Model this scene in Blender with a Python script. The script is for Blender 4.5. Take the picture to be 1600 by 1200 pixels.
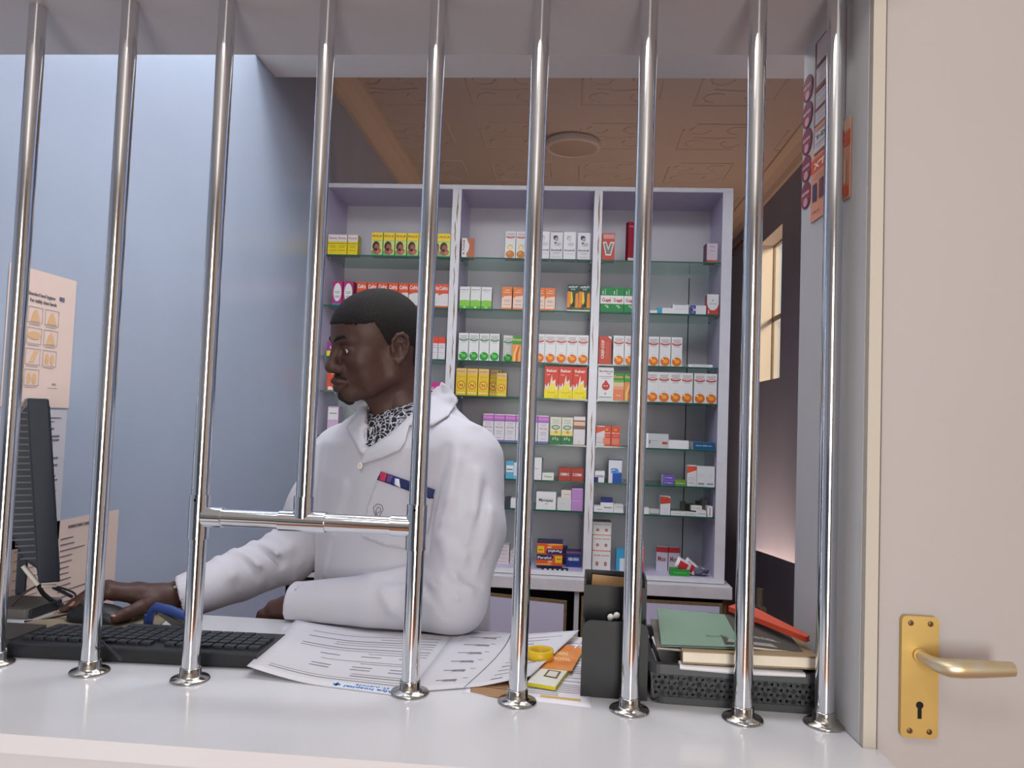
import bpy, math, random
import numpy as np
from mathutils import Vector, Matrix

# ------------------------------------------------------------------ scene, camera, light
for o in list(bpy.data.objects):
    bpy.data.objects.remove(o, do_unlink=True)
scene = bpy.context.scene
COL = scene.collection
R = math.radians

# camera frame: rows of M are the room's axes seen from the lens (27 mm lens, a little left, up and rolled)
F = 1200.0
M = np.array([[0.99652694, -0.03313151, 0.0763961], [0.07469716, -0.0497981, -0.99596209], [0.03680211, 0.99820962, -0.04715032]])
CAM = np.array([0.0, 0.0, 1.33])

def P(px, py, **k):
    """point of the room seen at a photo position, on the plane x=, y= or z="""
    d = M @ np.array([(px - 800) / F, -(py - 600) / F, -1.0])
    a = 'xyz'.index(list(k)[0]); v = list(k.values())[0]
    return CAM + d * ((v - CAM[a]) / d[a])

cd = bpy.data.cameras.new('camera')
cam = bpy.data.objects.new('camera', cd); COL.objects.link(cam)
cd.sensor_width = 36; cd.lens = 27.0; cd.clip_start = 0.05
cam.matrix_world = Matrix.Translation(Vector(CAM)) @ Matrix(M.tolist()).to_4x4()
scene.camera = cam
scene.view_settings.view_transform = 'Standard'
scene.view_settings.look = 'None'
scene.view_settings.gamma = 1.0
scene.view_settings.use_curve_mapping = False
scene.view_settings.exposure = 0.45
scene.cycles.use_denoising = True
scene.cycles.max_bounces = 8
scene.cycles.caustics_reflective = False
scene.cycles.caustics_refractive = False
scene.cycles.sample_clamp_indirect = 4.0

world = bpy.data.worlds.new('sky'); scene.world = world; world.use_nodes = True
nt = world.node_tree; nt.nodes.clear()
wo = nt.nodes.new('ShaderNodeOutputWorld'); bg = nt.nodes.new('ShaderNodeBackground')
tc = nt.nodes.new('ShaderNodeTexCoord'); sx = nt.nodes.new('ShaderNodeSeparateXYZ'); cr = nt.nodes.new('ShaderNodeValToRGB')
nt.links.new(tc.outputs['Generated'], sx.inputs[0]); nt.links.new(sx.outputs['Z'], cr.inputs[0])
mr = cr.color_ramp
mr.elements[0].position = 0.0; mr.elements[0].color = (0.62, 0.60, 0.58, 1)
mr.elements[1].position = 1.0; mr.elements[1].color = (0.50, 0.64, 0.85, 1)
e = mr.elements.new(0.25); e.color = (0.78, 0.84, 0.92, 1)
nt.links.new(cr.outputs[0], bg.inputs[0]); bg.inputs[1].default_value = 0.8
nt.links.new(bg.outputs[0], wo.inputs[0])

def area(name, loc, target, size, energy, color, sy=None):
    l = bpy.data.lights.new(name, 'AREA'); l.energy = energy; l.color = color
    l.shape = 'RECTANGLE'; l.size = size; l.size_y = sy or size
    o = bpy.data.objects.new(name, l); COL.objects.link(o); o.location = loc
    o.rotation_euler = (Vector(target) - Vector(loc)).to_track_quat('-Z', 'Y').to_euler()
    return o
# high window over the hatch, open street door behind the camera, low sun outside the back window
area('daylight_high_window', (-0.1, 1.02, 2.95), (-0.45, 3.2, 1.30), 2.0, 21, (0.93, 0.96, 1.0), 0.9)
area('front_room_fill', (-0.1, 2.05, 3.5), (-0.35, 3.0, 1.0), 1.7, 30, (0.95, 0.97, 1.0), 0.8)  # added fill under the front room ceiling, lifts wall and cabinet; no real opening
area('counter_fill', (-0.4, -0.3, 2.7), (-0.4, 0.3, 0.0), 0.9, 9, (1.0, 0.97, 0.93), 0.5)  # unseen fill added above the hall to brighten the counter; no actual fixture
area('daylight_street_door', (0.35, -2.85, 1.25), (-0.4, 1.6, 1.2), 0.8, 72, (1.0, 0.97, 0.93), 2.1)
area('sun_at_back_window', (3.0, 2.6, 3.3), (1.0, 5.2, 1.6), 0.7, 130, (1.0, 0.80, 0.58))
area('back_room_bounce_fill', (0.95, 4.9, 0.5), (0.5, 5.1, 2.95), 1.0, 11, (1.0, 0.66, 0.50))  # added lamp hidden behind the cabinet, stands in for warm bounce onto the ceiling

# ------------------------------------------------------------------ materials
def lin(c):
    return tuple(((x / 255) / 12.92 if x / 255 <= 0.04045 else ((x / 255 + 0.055) / 1.055) ** 2.4) for x in c) + (1.0,)
MATS = {}
def mat(name, rgb=(200, 200, 200), rough=0.5, metal=0.0, noise=0.0, scale=8.0, bump=0.0, bscale=60.0, spec=0.5, coat=0.0, alpha=1.0, trans=0.0, ior=1.45, rgb2=None, sheen=0.0):
    if name in MATS: return MATS[name]
    m = bpy.data.materials.new(name); m.use_nodes = True; MATS[name] = m
    n = m.node_tree.nodes; L = m.node_tree.links; b = n['Principled BSDF']
    b.inputs['Base Color'].default_value = lin(rgb)
    b.inputs['Roughness'].default_value = rough; b.inputs['Metallic'].default_value = metal
    b.inputs['Specular IOR Level'].default_value = spec; b.inputs['Coat Weight'].default_value = coat
    b.inputs['Transmission Weight'].default_value = trans; b.inputs['IOR'].default_value = ior
    b.inputs['Sheen Weight'].default_value = sheen
    m.diffuse_color = lin(rgb)
    if noise or rgb2 or bump:
        t = n.new('ShaderNodeTexCoord')
    if noise or rgb2:
        nz = n.new('ShaderNodeTexNoise'); nz.inputs['Scale'].default_value = scale; nz.inputs['Detail'].default_value = 5
        L.new(t.outputs['Object'], nz.inputs['Vector'])
        rp = n.new('ShaderNodeValToRGB')
        c1 = lin(rgb); c2 = lin(rgb2) if rgb2 else tuple(x * (1 - noise) for x in c1[:3]) + (1,)
        rp.color_ramp.elements[0].position = 0.35; rp.color_ramp.elements[1].position = 0.68
        rp.color_ramp.elements[0].color = c1; rp.color_ramp.elements[1].color = c2
        L.new(nz.outputs['Fac'], rp.inputs[0]); L.new(rp.outputs[0], b.inputs['Base Color'])
    if bump:
        nb = n.new('ShaderNodeTexNoise'); nb.inputs['Scale'].default_value = bscale; nb.inputs['Detail'].default_value = 4
        L.new(t.outputs['Object'], nb.inputs['Vector'])
        bp = n.new('ShaderNodeBump'); bp.inputs['Strength'].default_value = bump; bp.inputs['Distance'].default_value = 0.004
        L.new(nb.outputs['Fac'], bp.inputs['Height']); L.new(bp.outputs[0], b.inputs['Normal'])
    return m
def thin_glass(name, tint, f0=0.06):
    m = bpy.data.materials.new(name); m.use_nodes = True; n = m.node_tree.nodes; L = m.node_tree.links; n.remove(n['Principled BSDF'])
    t = n.new('ShaderNodeBsdfTransparent'); t.inputs[0].default_value = lin(tint); g = n.new('ShaderNodeBsdfGlossy'); g.inputs['Roughness'].default_value = .02
    lw_ = n.new('ShaderNodeLayerWeight'); lw_.inputs[0].default_value = .5; pw = n.new('ShaderNodeMath'); pw.operation = 'POWER'; pw.inputs[1].default_value = 4.0
    fr = n.new('ShaderNodeMath'); fr.operation = 'MULTIPLY_ADD'; fr.inputs[1].default_value = .6; fr.inputs[2].default_value = .04; L.new(lw_.outputs['Facing'], pw.inputs[0]); L.new(pw.outputs[0], fr.inputs[0]); mx = n.new('ShaderNodeMixShader')
    L.new(fr.outputs[0], mx.inputs[0]); L.new(t.outputs[0], mx.inputs[1]); L.new(g.outputs[0], mx.inputs[2]); L.new(mx.outputs[0], n['Material Output'].inputs[0])
    MATS[name] = m; return m
def pc(r, g, b, rough=0.45):      # a printed colour
    return mat('print_%d_%d_%d' % (r, g, b), (r, g, b), rough)

# ------------------------------------------------------------------ mesh building
class MB:
    def __init__(s): s.v = []; s.f = []; s.m = []; s.sm = []; s.ms = []
    def mi(s, m):
        if m not in s.ms: s.ms.append(m)
        return s.ms.index(m)
    def add(s, vs, fs, m, smooth=False):
        o = len(s.v); s.v += [tuple(map(float, p)) for p in vs]; k = s.mi(m)
        for f in fs: s.f.append(tuple(i + o for i in f)); s.m.append(k); s.sm.append(smooth)
        return s
    def box(s, a, b, m):
        (x0, y0, z0), (x1, y1, z1) = a, b
        x0, x1 = min(x0, x1), max(x0, x1); y0, y1 = min(y0, y1), max(y0, y1); z0, z1 = min(z0, z1), max(z0, z1)
        return s.add([(x0, y0, z0), (x1, y0, z0), (x1, y1, z0), (x0, y1, z0), (x0, y0, z1), (x1, y0, z1), (x1, y1, z1), (x0, y1, z1)],
                     [(0, 3, 2, 1), (4, 5, 6, 7), (0, 1, 5, 4), (1, 2, 6, 5), (2, 3, 7, 6), (3, 0, 4, 7)], m)
    def prism(s, pts, axis, a, b, m, smooth=False):
        """closed 2-D outline pushed along an axis from a to b"""
        def q(p, w):
            return {'x': (w, p[0], p[1]), 'y': (p[0], w, p[1]), 'z': (p[0], p[1], w)}[axis]
        n = len(pts); vs = [q(p, a) for p in pts] + [q(p, b) for p in pts]
        s.add(vs, [tuple(range(n)), tuple(range(2 * n - 1, n - 1, -1))], m)
        return s.add(vs, [(i, (i + 1) % n + 0, (i + 1) % n + n, i + n) for i in range(n)], m, smooth)
    def tube(s, pts, rad, m, seg=12, caps=True, smooth=True, flat=1.0):
        pts = [Vector(p) for p in pts]; n = len(pts)
        rad = rad if isinstance(rad, (list, tuple)) else [rad] * n
        vs = []; up = None
        for i, p in enumerate(pts):
            t = (pts[min(i + 1, n - 1)] - pts[max(i - 1, 0)]).normalized()
            if up is None: up = Vector((0, 0, 1)) if abs(t.z) < 0.9 else Vector((1, 0, 0))
            a = t.cross(up).normalized(); b = a.cross(t).normalized(); up = b
            for k in range(seg):
                w = 2 * math.pi * k / seg
                vs.append(p + a * (rad[i] * math.cos(w)) + b * (rad[i] * flat * math.sin(w)))
        fs = [(i * seg + k, i * seg + (k + 1) % seg, (i + 1) * seg + (k + 1) % seg, (i + 1) * seg + k) for i in range(n - 1) for k in range(seg)]
        s.add(vs, fs, m, smooth)
        if caps:
            s.add(vs[:seg], [tuple(range(seg - 1, -1, -1))], m); s.add(vs[-seg:], [tuple(range(seg))], m)
        return s
    def lathe(s, prof, m, c=(0, 0, 0), seg=32, smooth=True):
        """profile of (radius, z) turned about the z axis"""
        vs = []; n = len(prof)
        for r, z in prof:
            for k in range(seg):
                w = 2 * math.pi * k / seg; vs.append((c[0] + r * math.cos(w), c[1] + r * math.sin(w), c[2] + z))
        fs = [(i * seg + k, i * seg + (k + 1) % seg, (i + 1) * seg + (k + 1) % seg, (i + 1) * seg + k) for i in range(n - 1) for k in range(seg)]
        return s.add(vs, fs, m, smooth)
    def build(s, name, parent=None, bevel=0.0, bseg=2, loc=None, rz=0.0, solid=0.0):
        me = bpy.data.meshes.new(name); me.from_pydata(s.v, [], s.f)
        for m in s.ms: me.materials.append(m)
        me.polygons.foreach_set('material_index', s.m); me.polygons.foreach_set('use_smooth', s.sm)
        me.update()
        o = bpy.data.objects.new(name, me); COL.objects.link(o)
        if loc is not None: o.location = loc
        o.rotation_euler[2] = rz
        if parent: o.parent = parent
        if solid:
            md = o.modifiers.new('thick', 'SOLIDIFY'); md.thickness = solid; md.offset = 0
        if bevel:
            md = o.modifiers.new('bevel', 'BEVEL'); md.width = bevel; md.segments = bseg; md.limit_method = 'ANGLE'; md.angle_limit = R(40)
        return o

def tag(o, label=None, cat=None, group=None, kind=None):
    if label: o['label'] = label
    if cat: o['category'] = cat
    if group: o['group'] = group
    if kind: o['kind'] = kind
    return o
def empty(name, loc, label, cat, group=None, rz=0.0):
    o = bpy.data.objects.new(name, None); COL.objects.link(o); o.location = loc; o.rotation_euler[2] = rz
    o.empty_display_size = 0.05
    return tag(o, label, cat, group)
def held(o, parent):
    """parent a part that was built in room coordinates"""
    o.parent = parent; o.matrix_parent_inverse = parent.matrix_basis.inverted(); return o
def copy_tree(o, parent=None):
    c = o.copy(); COL.objects.link(c); c.parent = parent
    if parent: c.matrix_parent_inverse = o.matrix_parent_inverse.copy()
    for ch in list(o.children): copy_tree(ch, c)
    return c

TXT = {}
def text2d(body, bold=0.0):
    """lettering as flat triangles, scaled to unit height, starting at x=0 (the built-in font)"""
    k = (body, bold)
    if k in TXT: return TXT[k]
    cu = bpy.data.curves.new('lettering', 'FONT'); cu.body = body; cu.size = 1.0; cu.resolution_u = 2; cu.offset = bold
    ob = bpy.data.objects.new('lettering', cu); COL.objects.link(ob)
    dg = bpy.context.evaluated_depsgraph_get(); ev = ob.evaluated_get(dg)
    me = bpy.data.meshes.new_from_object(ev)
    vs = [(v.co.x, v.co.y) for v in me.vertices]; fs = [tuple(p.vertices) for p in me.polygons]
    bpy.data.objects.remove(ob); bpy.data.curves.remove(cu); bpy.data.meshes.remove(me)
    x0 = min(v[0] for v in vs); x1 = max(v[0] for v in vs); y0 = min(v[1] for v in vs); y1 = max(v[1] for v in vs)
    s = 1.0 / max(1e-6, y1 - y0)
    r = ([((x - x0) * s, (y - y0) * s) for x, y in vs], fs, (x1 - x0) * s)
    TXT[k] = r; return r
def put2d(mb, pts, fs, m, O, U, V, off=0.0):
    """flat shape laid on a surface: O origin, U and V its axes, off along the outward normal"""
    O, U, V = Vector(O), Vector(U), Vector(V); N = U.cross(V).normalized() * off
    mb.add([O + U * p[0] + V * p[1] + N for p in pts], fs, m)
def put_text(mb, body, m, O, U, V, x, y, h, off, w=None, rot=False, bold=0.02):
    vs, fs, tw = text2d(body, bold); sx = (w / tw) if w else h
    if rot: pts = [(x - b * h, y + a * sx) for a, b in vs]
    else: pts = [(x + a * sx, y + b * h) for a, b in vs]
    put2d(mb, pts, fs, m, O, U, V, off)
def ell(cx, cy, rx, ry, n=18, a0=0, a1=360):
    return [(cx + rx * math.cos(R(a0 + (a1 - a0) * i / (n if a1 - a0 == 360 else n - 1))), cy + ry * math.sin(R(a0 + (a1 - a0) * i / (n if a1 - a0 == 360 else n - 1)))) for i in range(n)]

# ------------------------------------------------------------------ the room
W_BLUE = mat('wall_paint_pale_blue', (174, 186, 206), 0.24, noise=0.05, scale=3, bump=0.04, bscale=25)
W_GREY = mat('wall_paint_slate', (138, 146, 168), 0.5, noise=0.08, scale=3)
W_WHITE = mat('ceiling_paint', (214, 200, 188), 0.7)
CREAM = mat('plaster_cream', (226, 214, 202), 0.7)
LAM = mat('white_laminate', (216, 216, 221), 0.16, coat=0.3, noise=0.03, scale=2)
LAMW = mat('board_white', (196, 195, 197), 0.4)
FLOOR = mat('terracotta_floor', (168, 112, 78), 0.4, noise=0.25, scale=6)
BEAM = mat('beam_paint', (242, 236, 228), 0.6)
CHROME = mat('chrome', (222, 225, 230), 0.11, 1.0)
STEEL = mat('polished_steel', (190, 186, 180), 0.14, 1.0)
XL, XR, YB, ZC = -1.16, 1.262, 7.2, 2.95
def struct(name, mb, **k):
    return tag(mb.build(name, **k), kind='structure')

m = MB(); m.box((-1.4, -3, -0.1), (3.0, 7.5, 0), FLOOR); struct('floor', m)
m = MB(); m.box((XL - 0.12, 0.90, 0), (XL, YB + 0.12, 3.9), W_BLUE); struct('wall_left', m)
m = MB(); m.box((XL, YB, 0), (XR + 0.15, YB + 0.12, 3.2), mat('wall_paint_blue_grey', (112, 128, 150), 0.5)); struct('wall_back', m)
# right wall of the back room, with the window opening
wy0, wy1, wz0, wz1 = 4.77, 5.36, 1.645, 2.60
m = MB()
m.box((XR, 0.99 + 0.12, 0), (XR + 0.14, wy0, 3.2), W_GREY); m.box((XR, wy1, 0), (XR + 0.14, YB, 3.2), W_GREY)
m.box((XR, wy0, 0), (XR + 0.14, wy1, wz0), W_GREY); m.box((XR, wy0, wz1), (XR + 0.14, wy1, 3.2), W_GREY)
for a, b in (((XR + .001, wy1 - .004, wz0), (XR + .139, wy1, wz1)), ((XR + .001, wy0, wz0), (XR + .139, wy0 + .004, wz1)), ((XR + .001, wy0, wz0), (XR + .139, wy1, wz0 + .004)), ((XR + .001, wy0, wz1 - .004), (XR + .139, wy1, wz1))):
    m.box(a, b, CREAM)
struct('wall_right', m)
wf = MB(); wm = mat('window_frame_metal', (120, 104, 84), 0.5)
for y0, y1, z0, z1 in ((wy0, wy1, wz0, wz0 + .014), (wy0, wy1, wz1 - .014, wz1), (wy0, wy0 + .014, wz0, wz1), (wy1 - .012, wy1, wz0, wz1), (wy0, wy1, 2.07, 2.10), (wy0 + .28, wy0 + .305, wz0, wz1)):
    wf.box((XR + .10, y0, z0), (XR + .112, y1, z1), wm)
wfo = struct('window_1', wf)
gl = thin_glass('window_glass', (240, 242, 240))
m = MB(); m.box((XR + .104, wy0 + .02, wz0 + .02), (XR + .106, wy1 - .02, wz1 - .02), gl); m.build('window_pane', wfo)

# ceiling of the back room with pressed gypsum panels
cm = MB(); cm.box((XL, 2.78, ZC), (XR, YB, ZC + .1), W_WHITE)
def strip(pts, r=.006):
    cm.tube([(x, y, ZC) for x, y in pts], r, W_WHITE, 6)
for ix in range(5):
    for iy in range(7):
        cx, cy, h = -0.92 + .56 * ix, 3.05 + .62 * iy, .19
        strip([(cx - h, cy - h * .6), (cx - h, cy + h), (cx + h * .7, cy + h)])
        strip([(cx + h, cy + h * .6), (cx + h, cy - h), (cx - h * .7, cy - h)])
        for qx in (-1, 1):
            for qy in (-1, 1):
                strip([(cx + qx * .1 + .055 * math.cos(a), cy + qy * .1 + .055 * math.sin(a)) for a in [t * .8 + (0 if qx * qy > 0 else 1.5) for t in range(6)]], .005)
        strip([(cx - .12, cy), (cx, cy + .02), (cx + .12, cy)], .005)
struct('ceiling', cm)
m = MB()
for x, s in ((XL, 1), (XR, -1)):
    prof = [(x, ZC), (x, ZC - .11), (x + s * .02, ZC - .11), (x + s * .03, ZC - .07), (x + s * .06, ZC - .035), (x + s * .10, ZC - .02), (x + s * .10, ZC)]
    m.prism([(a, b) for a, b in prof], 'y', 2.78, YB, mat('cornice_plaster', (226, 206, 184), .6))
struct('trim_1', m)
# beam between the two rooms, ceiling of the front room
m = MB(); m.box((XL, 2.60, 2.60), (XR, 2.785, ZC + .1), BEAM); struct('trim_2', m)
m = MB(); m.box((XL - .1, 1.9, 3.6), (XR + .1, 2.62, 3.7), CREAM); m.box((XL, 2.60, ZC + .1), (XR, 2.7, 3.6), CREAM); struct('ceiling_1', m)
# the hall the camera stands in: cream walls, ceiling, an open street door
HALL = mat('hall_paint', (196, 194, 192), .6); HALLD = mat('hall_dado', (92, 92, 98), .5)
m = MB(); m.box((-3.2, -3, 2.75), (3, .93, 2.85), HALL); struct('ceiling_2', m)
m = MB(); m.box((-3.3, -3, 0), (-3.2, .93, 2.85), mat('hall_paint_blue', (150, 164, 184), .6)); struct('wall_hall_left', m)
m = MB(); m.box((3.0, -3, 0), (3.1, 1.1, 2.85), mat('hall_paint_warm', (202, 190, 176), .6)); struct('wall_hall_right', m)
m = MB(); m.box((-3.2, -3.1, 1.2), (-.3, -3, 2.85), HALL); m.box((-3.2, -3.1, 0), (-.3, -3, 1.2), HALLD); m.box((1.0, -3.1, 0), (3, -3, 1.2), HALLD); m.box((1.0, -3.1, 1.2), (3, -3, 2.85), HALL); m.box((-.3, -3.1, 2.3), (1.0, -3, 2.85), HALL); struct('wall_hall_back', m)
m = MB(); m.box((-3.2, .93, 0), (XL - .12, 1.05, 2.85), HALL); m.box((-3.2, .93, 2.35), (3, .95, 2.40), HALL); m.box((-1.5, .90, 2.35), (3.0, .95, 2.75), HALL); m.box((.3765, .95, 2.3), (1.22, 1.1, 2.75), HALL); struct('wall_hall_front', m)

# hatch: board above the bars, side board, door frame, door
bx0 = XL
m = MB(); m.box((bx0, 0.93, 1.943), (.372, 1.258, 1.965), LAMW); m.box((bx0, 0.93, 1.965), (.372, 0.95, 2.35), LAMW); hatch_top = struct('trim_3', m)
m = MB(); m.prism([(.376, 1.019), (.3613, 1.254), (.3793, 1.2551), (.394, 1.0201)], 'z', 0, 1.943, LAMW); side_board = struct('trim_4', m)
FRAME = mat('door_frame_paint', (190, 182, 170), 0.5); DOOR = mat('door_paint', (180, 174, 173), 0.42, noise=0.03, scale=2)
m = MB(); m.box((.3765, 1.005, 0), (.3925, 1.0195, 2.3), FRAME); m.box((.3925, 1.03, 0), (.41, 1.06, 2.3), FRAME); struct('trim_5', m, bevel=.0008)
m = MB(); m.box((.396, 1.012, 0), (1.22, 1.052, 2.25), DOOR); door = struct('door_1', m, bevel=.0015)
m = MB(); m.box((1.22, 1.0, 0), (3, 1.11, 3.9), CREAM); struct('wall_front', m)

# ------------------------------------------------------------------ counter
ct = empty('service_counter', (0, 0, 0), 'glossy white laminate service counter under the chrome bars', 'counter')
m = MB(); m.prism([(-1.158, .877), (.394, .872), (.394, 1.004), (.3755, 1.004), (.3605, 1.256), (.39, 1.256), (.39, 1.425), (-1.158, 1.43)], 'z', .918, .94, LAM); m.build('counter_top', ct, bevel=.0012)
m = MB(); m.box((-1.158, .90, 0), (.372, .918, .918), mat('counter_front_board', (214, 214, 218), .35)); m.build('front_panel', ct)
m = MB(); m.box((.0, .918, 0), (.018, 1.38, .918), LAMW); m.build('support_panel', ct)

# ------------------------------------------------------------------ chrome bars
bars = [(-5, 1035), (140, 1050), (297, 1062), None, (640, 1083), (808, 1097), (983, 1110), (1160, 1124), (1288, 1132)]
names = ['leftmost chrome bar, at the frame edge in front of the monitor', 'second chrome bar from the left, in front of the mouse hand', 'third chrome bar from the left, holding the left end of the cross rail',
         'short chrome bar that stops on the middle of the cross rail', 'chrome bar in front of the white coat, holding the right end of the cross rail', 'chrome bar just right of the man, before the yellow tape roll',
         'chrome bar standing before the black desk organiser', 'chrome bar standing before the dark plastic file basket', 'rightmost chrome bar, beside the white side board']
bpos = []
for b in bars:
    if b: p = P(b[0], b[1], z=.94); bpos.append((p[0], p[1]))
    else: bpos.append(None)
bpos[0] = (-.842, 1.102)
cp = P(485, 815, y=1.09); zc = cp[2]
bpos[3] = ((bpos[2][0] + bpos[4][0]) / 2 - .005, (bpos[2][1] + bpos[4][1]) / 2)
RB = .0125
for i, (x, y) in enumerate(bpos):
    zb = .94 if i != 3 else zc + .012
    o = empty('security_bar', (x, y, zb), names[i], 'bar', 'chrome bars of the hatch grille')
    m = MB(); m.tube([(0, 0, 0.001), (0, 0, 1.943 - zb)], RB, CHROME, 40); m.build('pipe', o)
    if i != 3:
        m = MB(); m.lathe([(.0125, .0), (.0272, .0), (.0275, .0018), (.0262, .0036), (.018, .0052), (.0150, .0075), (.0147, .017), (.0138, .0185), (.0125, .0185)], STEEL, seg=48); m.build('base_flange', o)
    if i == 1 or i == 2 or i == 5:
        pass
cr = empty('cross_rail', (bpos[2][0], bpos[2][1], zc), 'short horizontal chrome rail joining three bars with tee fittings', 'rail')
x0, x1 = 0, bpos[4][0] - bpos[2][0]; xm = bpos[3][0] - bpos[2][0]; dz = P(645, 822, y=1.09)[2] - P(318, 812, y=1.09)[2]
dz = 0
m = MB(); m.tube([(.014, 0, 0), (x1 - .014, 0, dz)], RB, CHROME, 40); m.build('rail_pipe', cr)
RT = .0148
for k, (x, kind) in enumerate(((x0, 'r'), (xm, 'u'), (x1, 'l'))):
    m = MB()
    if kind != 'u':
        m.tube([(x, 0, -.032), (x, 0, .032)], RT, CHROME, 40); s = 1 if kind == 'r' else -1
        m.tube([(x + s * .008, 0, 0), (x + s * .036, 0, 0)], RT, CHROME, 40)
    else:
        m.tube([(x - .034, 0, 0), (x + .034, 0, 0)], RT, CHROME, 40); m.tube([(x, 0, .006), (x, 0, .036)], RT, CHROME, 40)
    f = m.build('tee_fitting', cr)
    m = MB()
    if kind != 'u':
        for zz in (-.025, .025): m.lathe([(.0, .0), (.0018, 0), (.0018, .001), (0, .001)], mat('screw_dark', (60, 58, 55), .4, 1.0), (0, 0, 0), 8)
        mm = m.build('screw', f); mm.rotation_euler[0] = R(90); mm.location = (x, -RT - .0002, .025)
        mm.data.transform(Matrix.Identity(4))

# ------------------------------------------------------------------ door furniture
BRASS = mat('brass', (206, 174, 104), 0.42, 0.65, noise=.10, scale=20); SAT = mat('worn_handle_metal', (206, 200, 188), .38, .7, rgb2=(204, 182, 130), scale=30)
px0, px1, pz0, pz1 = .421, .4655, .9565, 1.105
fy = 1.0115
yp = fy
dh = empty('door_handle', ((px0 + px1) / 2, yp, 1.03), 'brass lever handle with keyhole plate on the cream door', 'door handle')
def rrect(x0, y0, x1, y1, r, n=5):
    out = []
    for cx, cy, a in ((x1 - r, y0 + r, -90), (x1 - r, y1 - r, 0), (x0 + r, y1 - r, 90), (x0 + r, y0 + r, 180)):
        for i in range(n + 1): w = R(a + 90 * i / n); out.append((cx + r * math.cos(w), cy + r * math.sin(w)))
    return out
m = MB(); hw = (px1 - px0) / 2
m.prism(rrect(-hw, pz0 - 1.03, hw, pz1 - 1.03, .006), 'y', -.0075, 0, BRASS); m.build('plate', dh, bevel=.0035, bseg=4)
for sxx in (-1, 1):
    for zz in (pz0 - 1.03 + .0085, pz1 - 1.03 - .0085):
        m = MB(); m.lathe([(0, .0016), (.0012, .0016), (.0012, .0006), (.0022, .0012), (.0033, .0010), (.0034, 0)], mat('screw_brown', (120, 96, 70), .35, .9), seg=14)
        s = m.build('plate_screw', dh); s.rotation_euler[0] = R(90); s.location = (sxx * (hw - .0105), -.0075, zz)
m = MB(); kz = P(1443, 1104, y=1.0)[2] - 1.03; kx = 0.0
DK = mat('keyhole_black', (8, 8, 10), .8)
key = ell(kx, kz, .0045, .0045, 16, -60, 240) + [(kx - .0024, kz - .006), (kx - .0024, kz - .0165), (kx + .0024, kz - .0165), (kx + .0024, kz - .006)]
m.prism(key, 'y', -.0079, -.0072, DK); m.build('keyhole', dh)
m = MB(); hz = 1.058 - 1.03; hx = -.001
m.tube([(hx, -.007, hz), (hx, -.012, hz)], .0085, BRASS, 24); m.build('rose', dh)
m = MB()
pts = [(hx, -.008, hz), (hx + .001, -.03, hz), (hx + .005, -.043, hz - .001), (hx + .016, -.050, hz - .002), (hx + .03, -.050, hz - .002), (hx + .05, -.050, hz - .001), (hx + .070, -.050, hz), (hx + .088, -.050, hz + .001)]
m.tube(pts, [.0064, .0068, .0085, .0105, .0110, .0104, .0094, .0084], SAT, 20); lv = m.build('lever', dh)

# round ceiling lamp
lp = empty('ceiling_lamp', (-.035, 4.38, ZC - .045), 'round white flush lamp on the patterned ceiling', 'lamp')
m = MB(); m.lathe([(0, .045), (.155, .045), (.162, .03), (.162, .008), (.152, 0), (.138, 0), (.134, .006)], mat('lamp_ring', (224, 214, 204), .5), seg=48); m.build('lamp_ring', lp)
m = MB(); m.lathe([(.136, .005), (.10, -.003), (.05, -.007), (0, -.008)], mat('lamp_diffuser', (206, 188, 170), .4), seg=48); m.build('lamp_shade', lp)

# ------------------------------------------------------------------ medicine cabinet
LAV = mat('lavender_laminate', (206, 194, 220), 0.32, noise=.04, scale=4); BACK = mat('cabinet_back_board', (214, 208, 212), .3, noise=.06, scale=5)
EDGE = mat('white_edge_band', (226, 222, 224), .4, noise=.06, scale=30); CHIP = mat('bare_chipboard', (168, 132, 84), .8, noise=.35, scale=90)
SGL = thin_glass('shelf_glass', (222, 236, 230)); SGE = mat('shelf_glass_edge', (30, 92, 72), .15, spec=.6)
CY = 3.35; CD = .30; CX0, CX1 = -1.158, .675; ZB, ZT = .69, 2.352
posts = [(-1.158, -1.120), (-.552, -.513), (.077, .112), (.632, .675)]
bays = [(-1.120, -.552), (-.513, .077), (.112, .632)]
cab = empty('medicine_cabinet', ((CX0 + CX1) / 2, CY, 0), 'tall white and lavender medicine cabinet with open glass shelves behind the man', 'cabinet')
cab.location = (0, 0, 0)
m = MB(); m.box((CX0, CY, ZT), (CX1, CY + CD, ZT + .018), EDGE); m.box((CX0 + .01, CY + .003, ZT - .0015), (CX1 - .01, CY + CD, ZT), LAV); m.build('top_board', cab)
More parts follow.
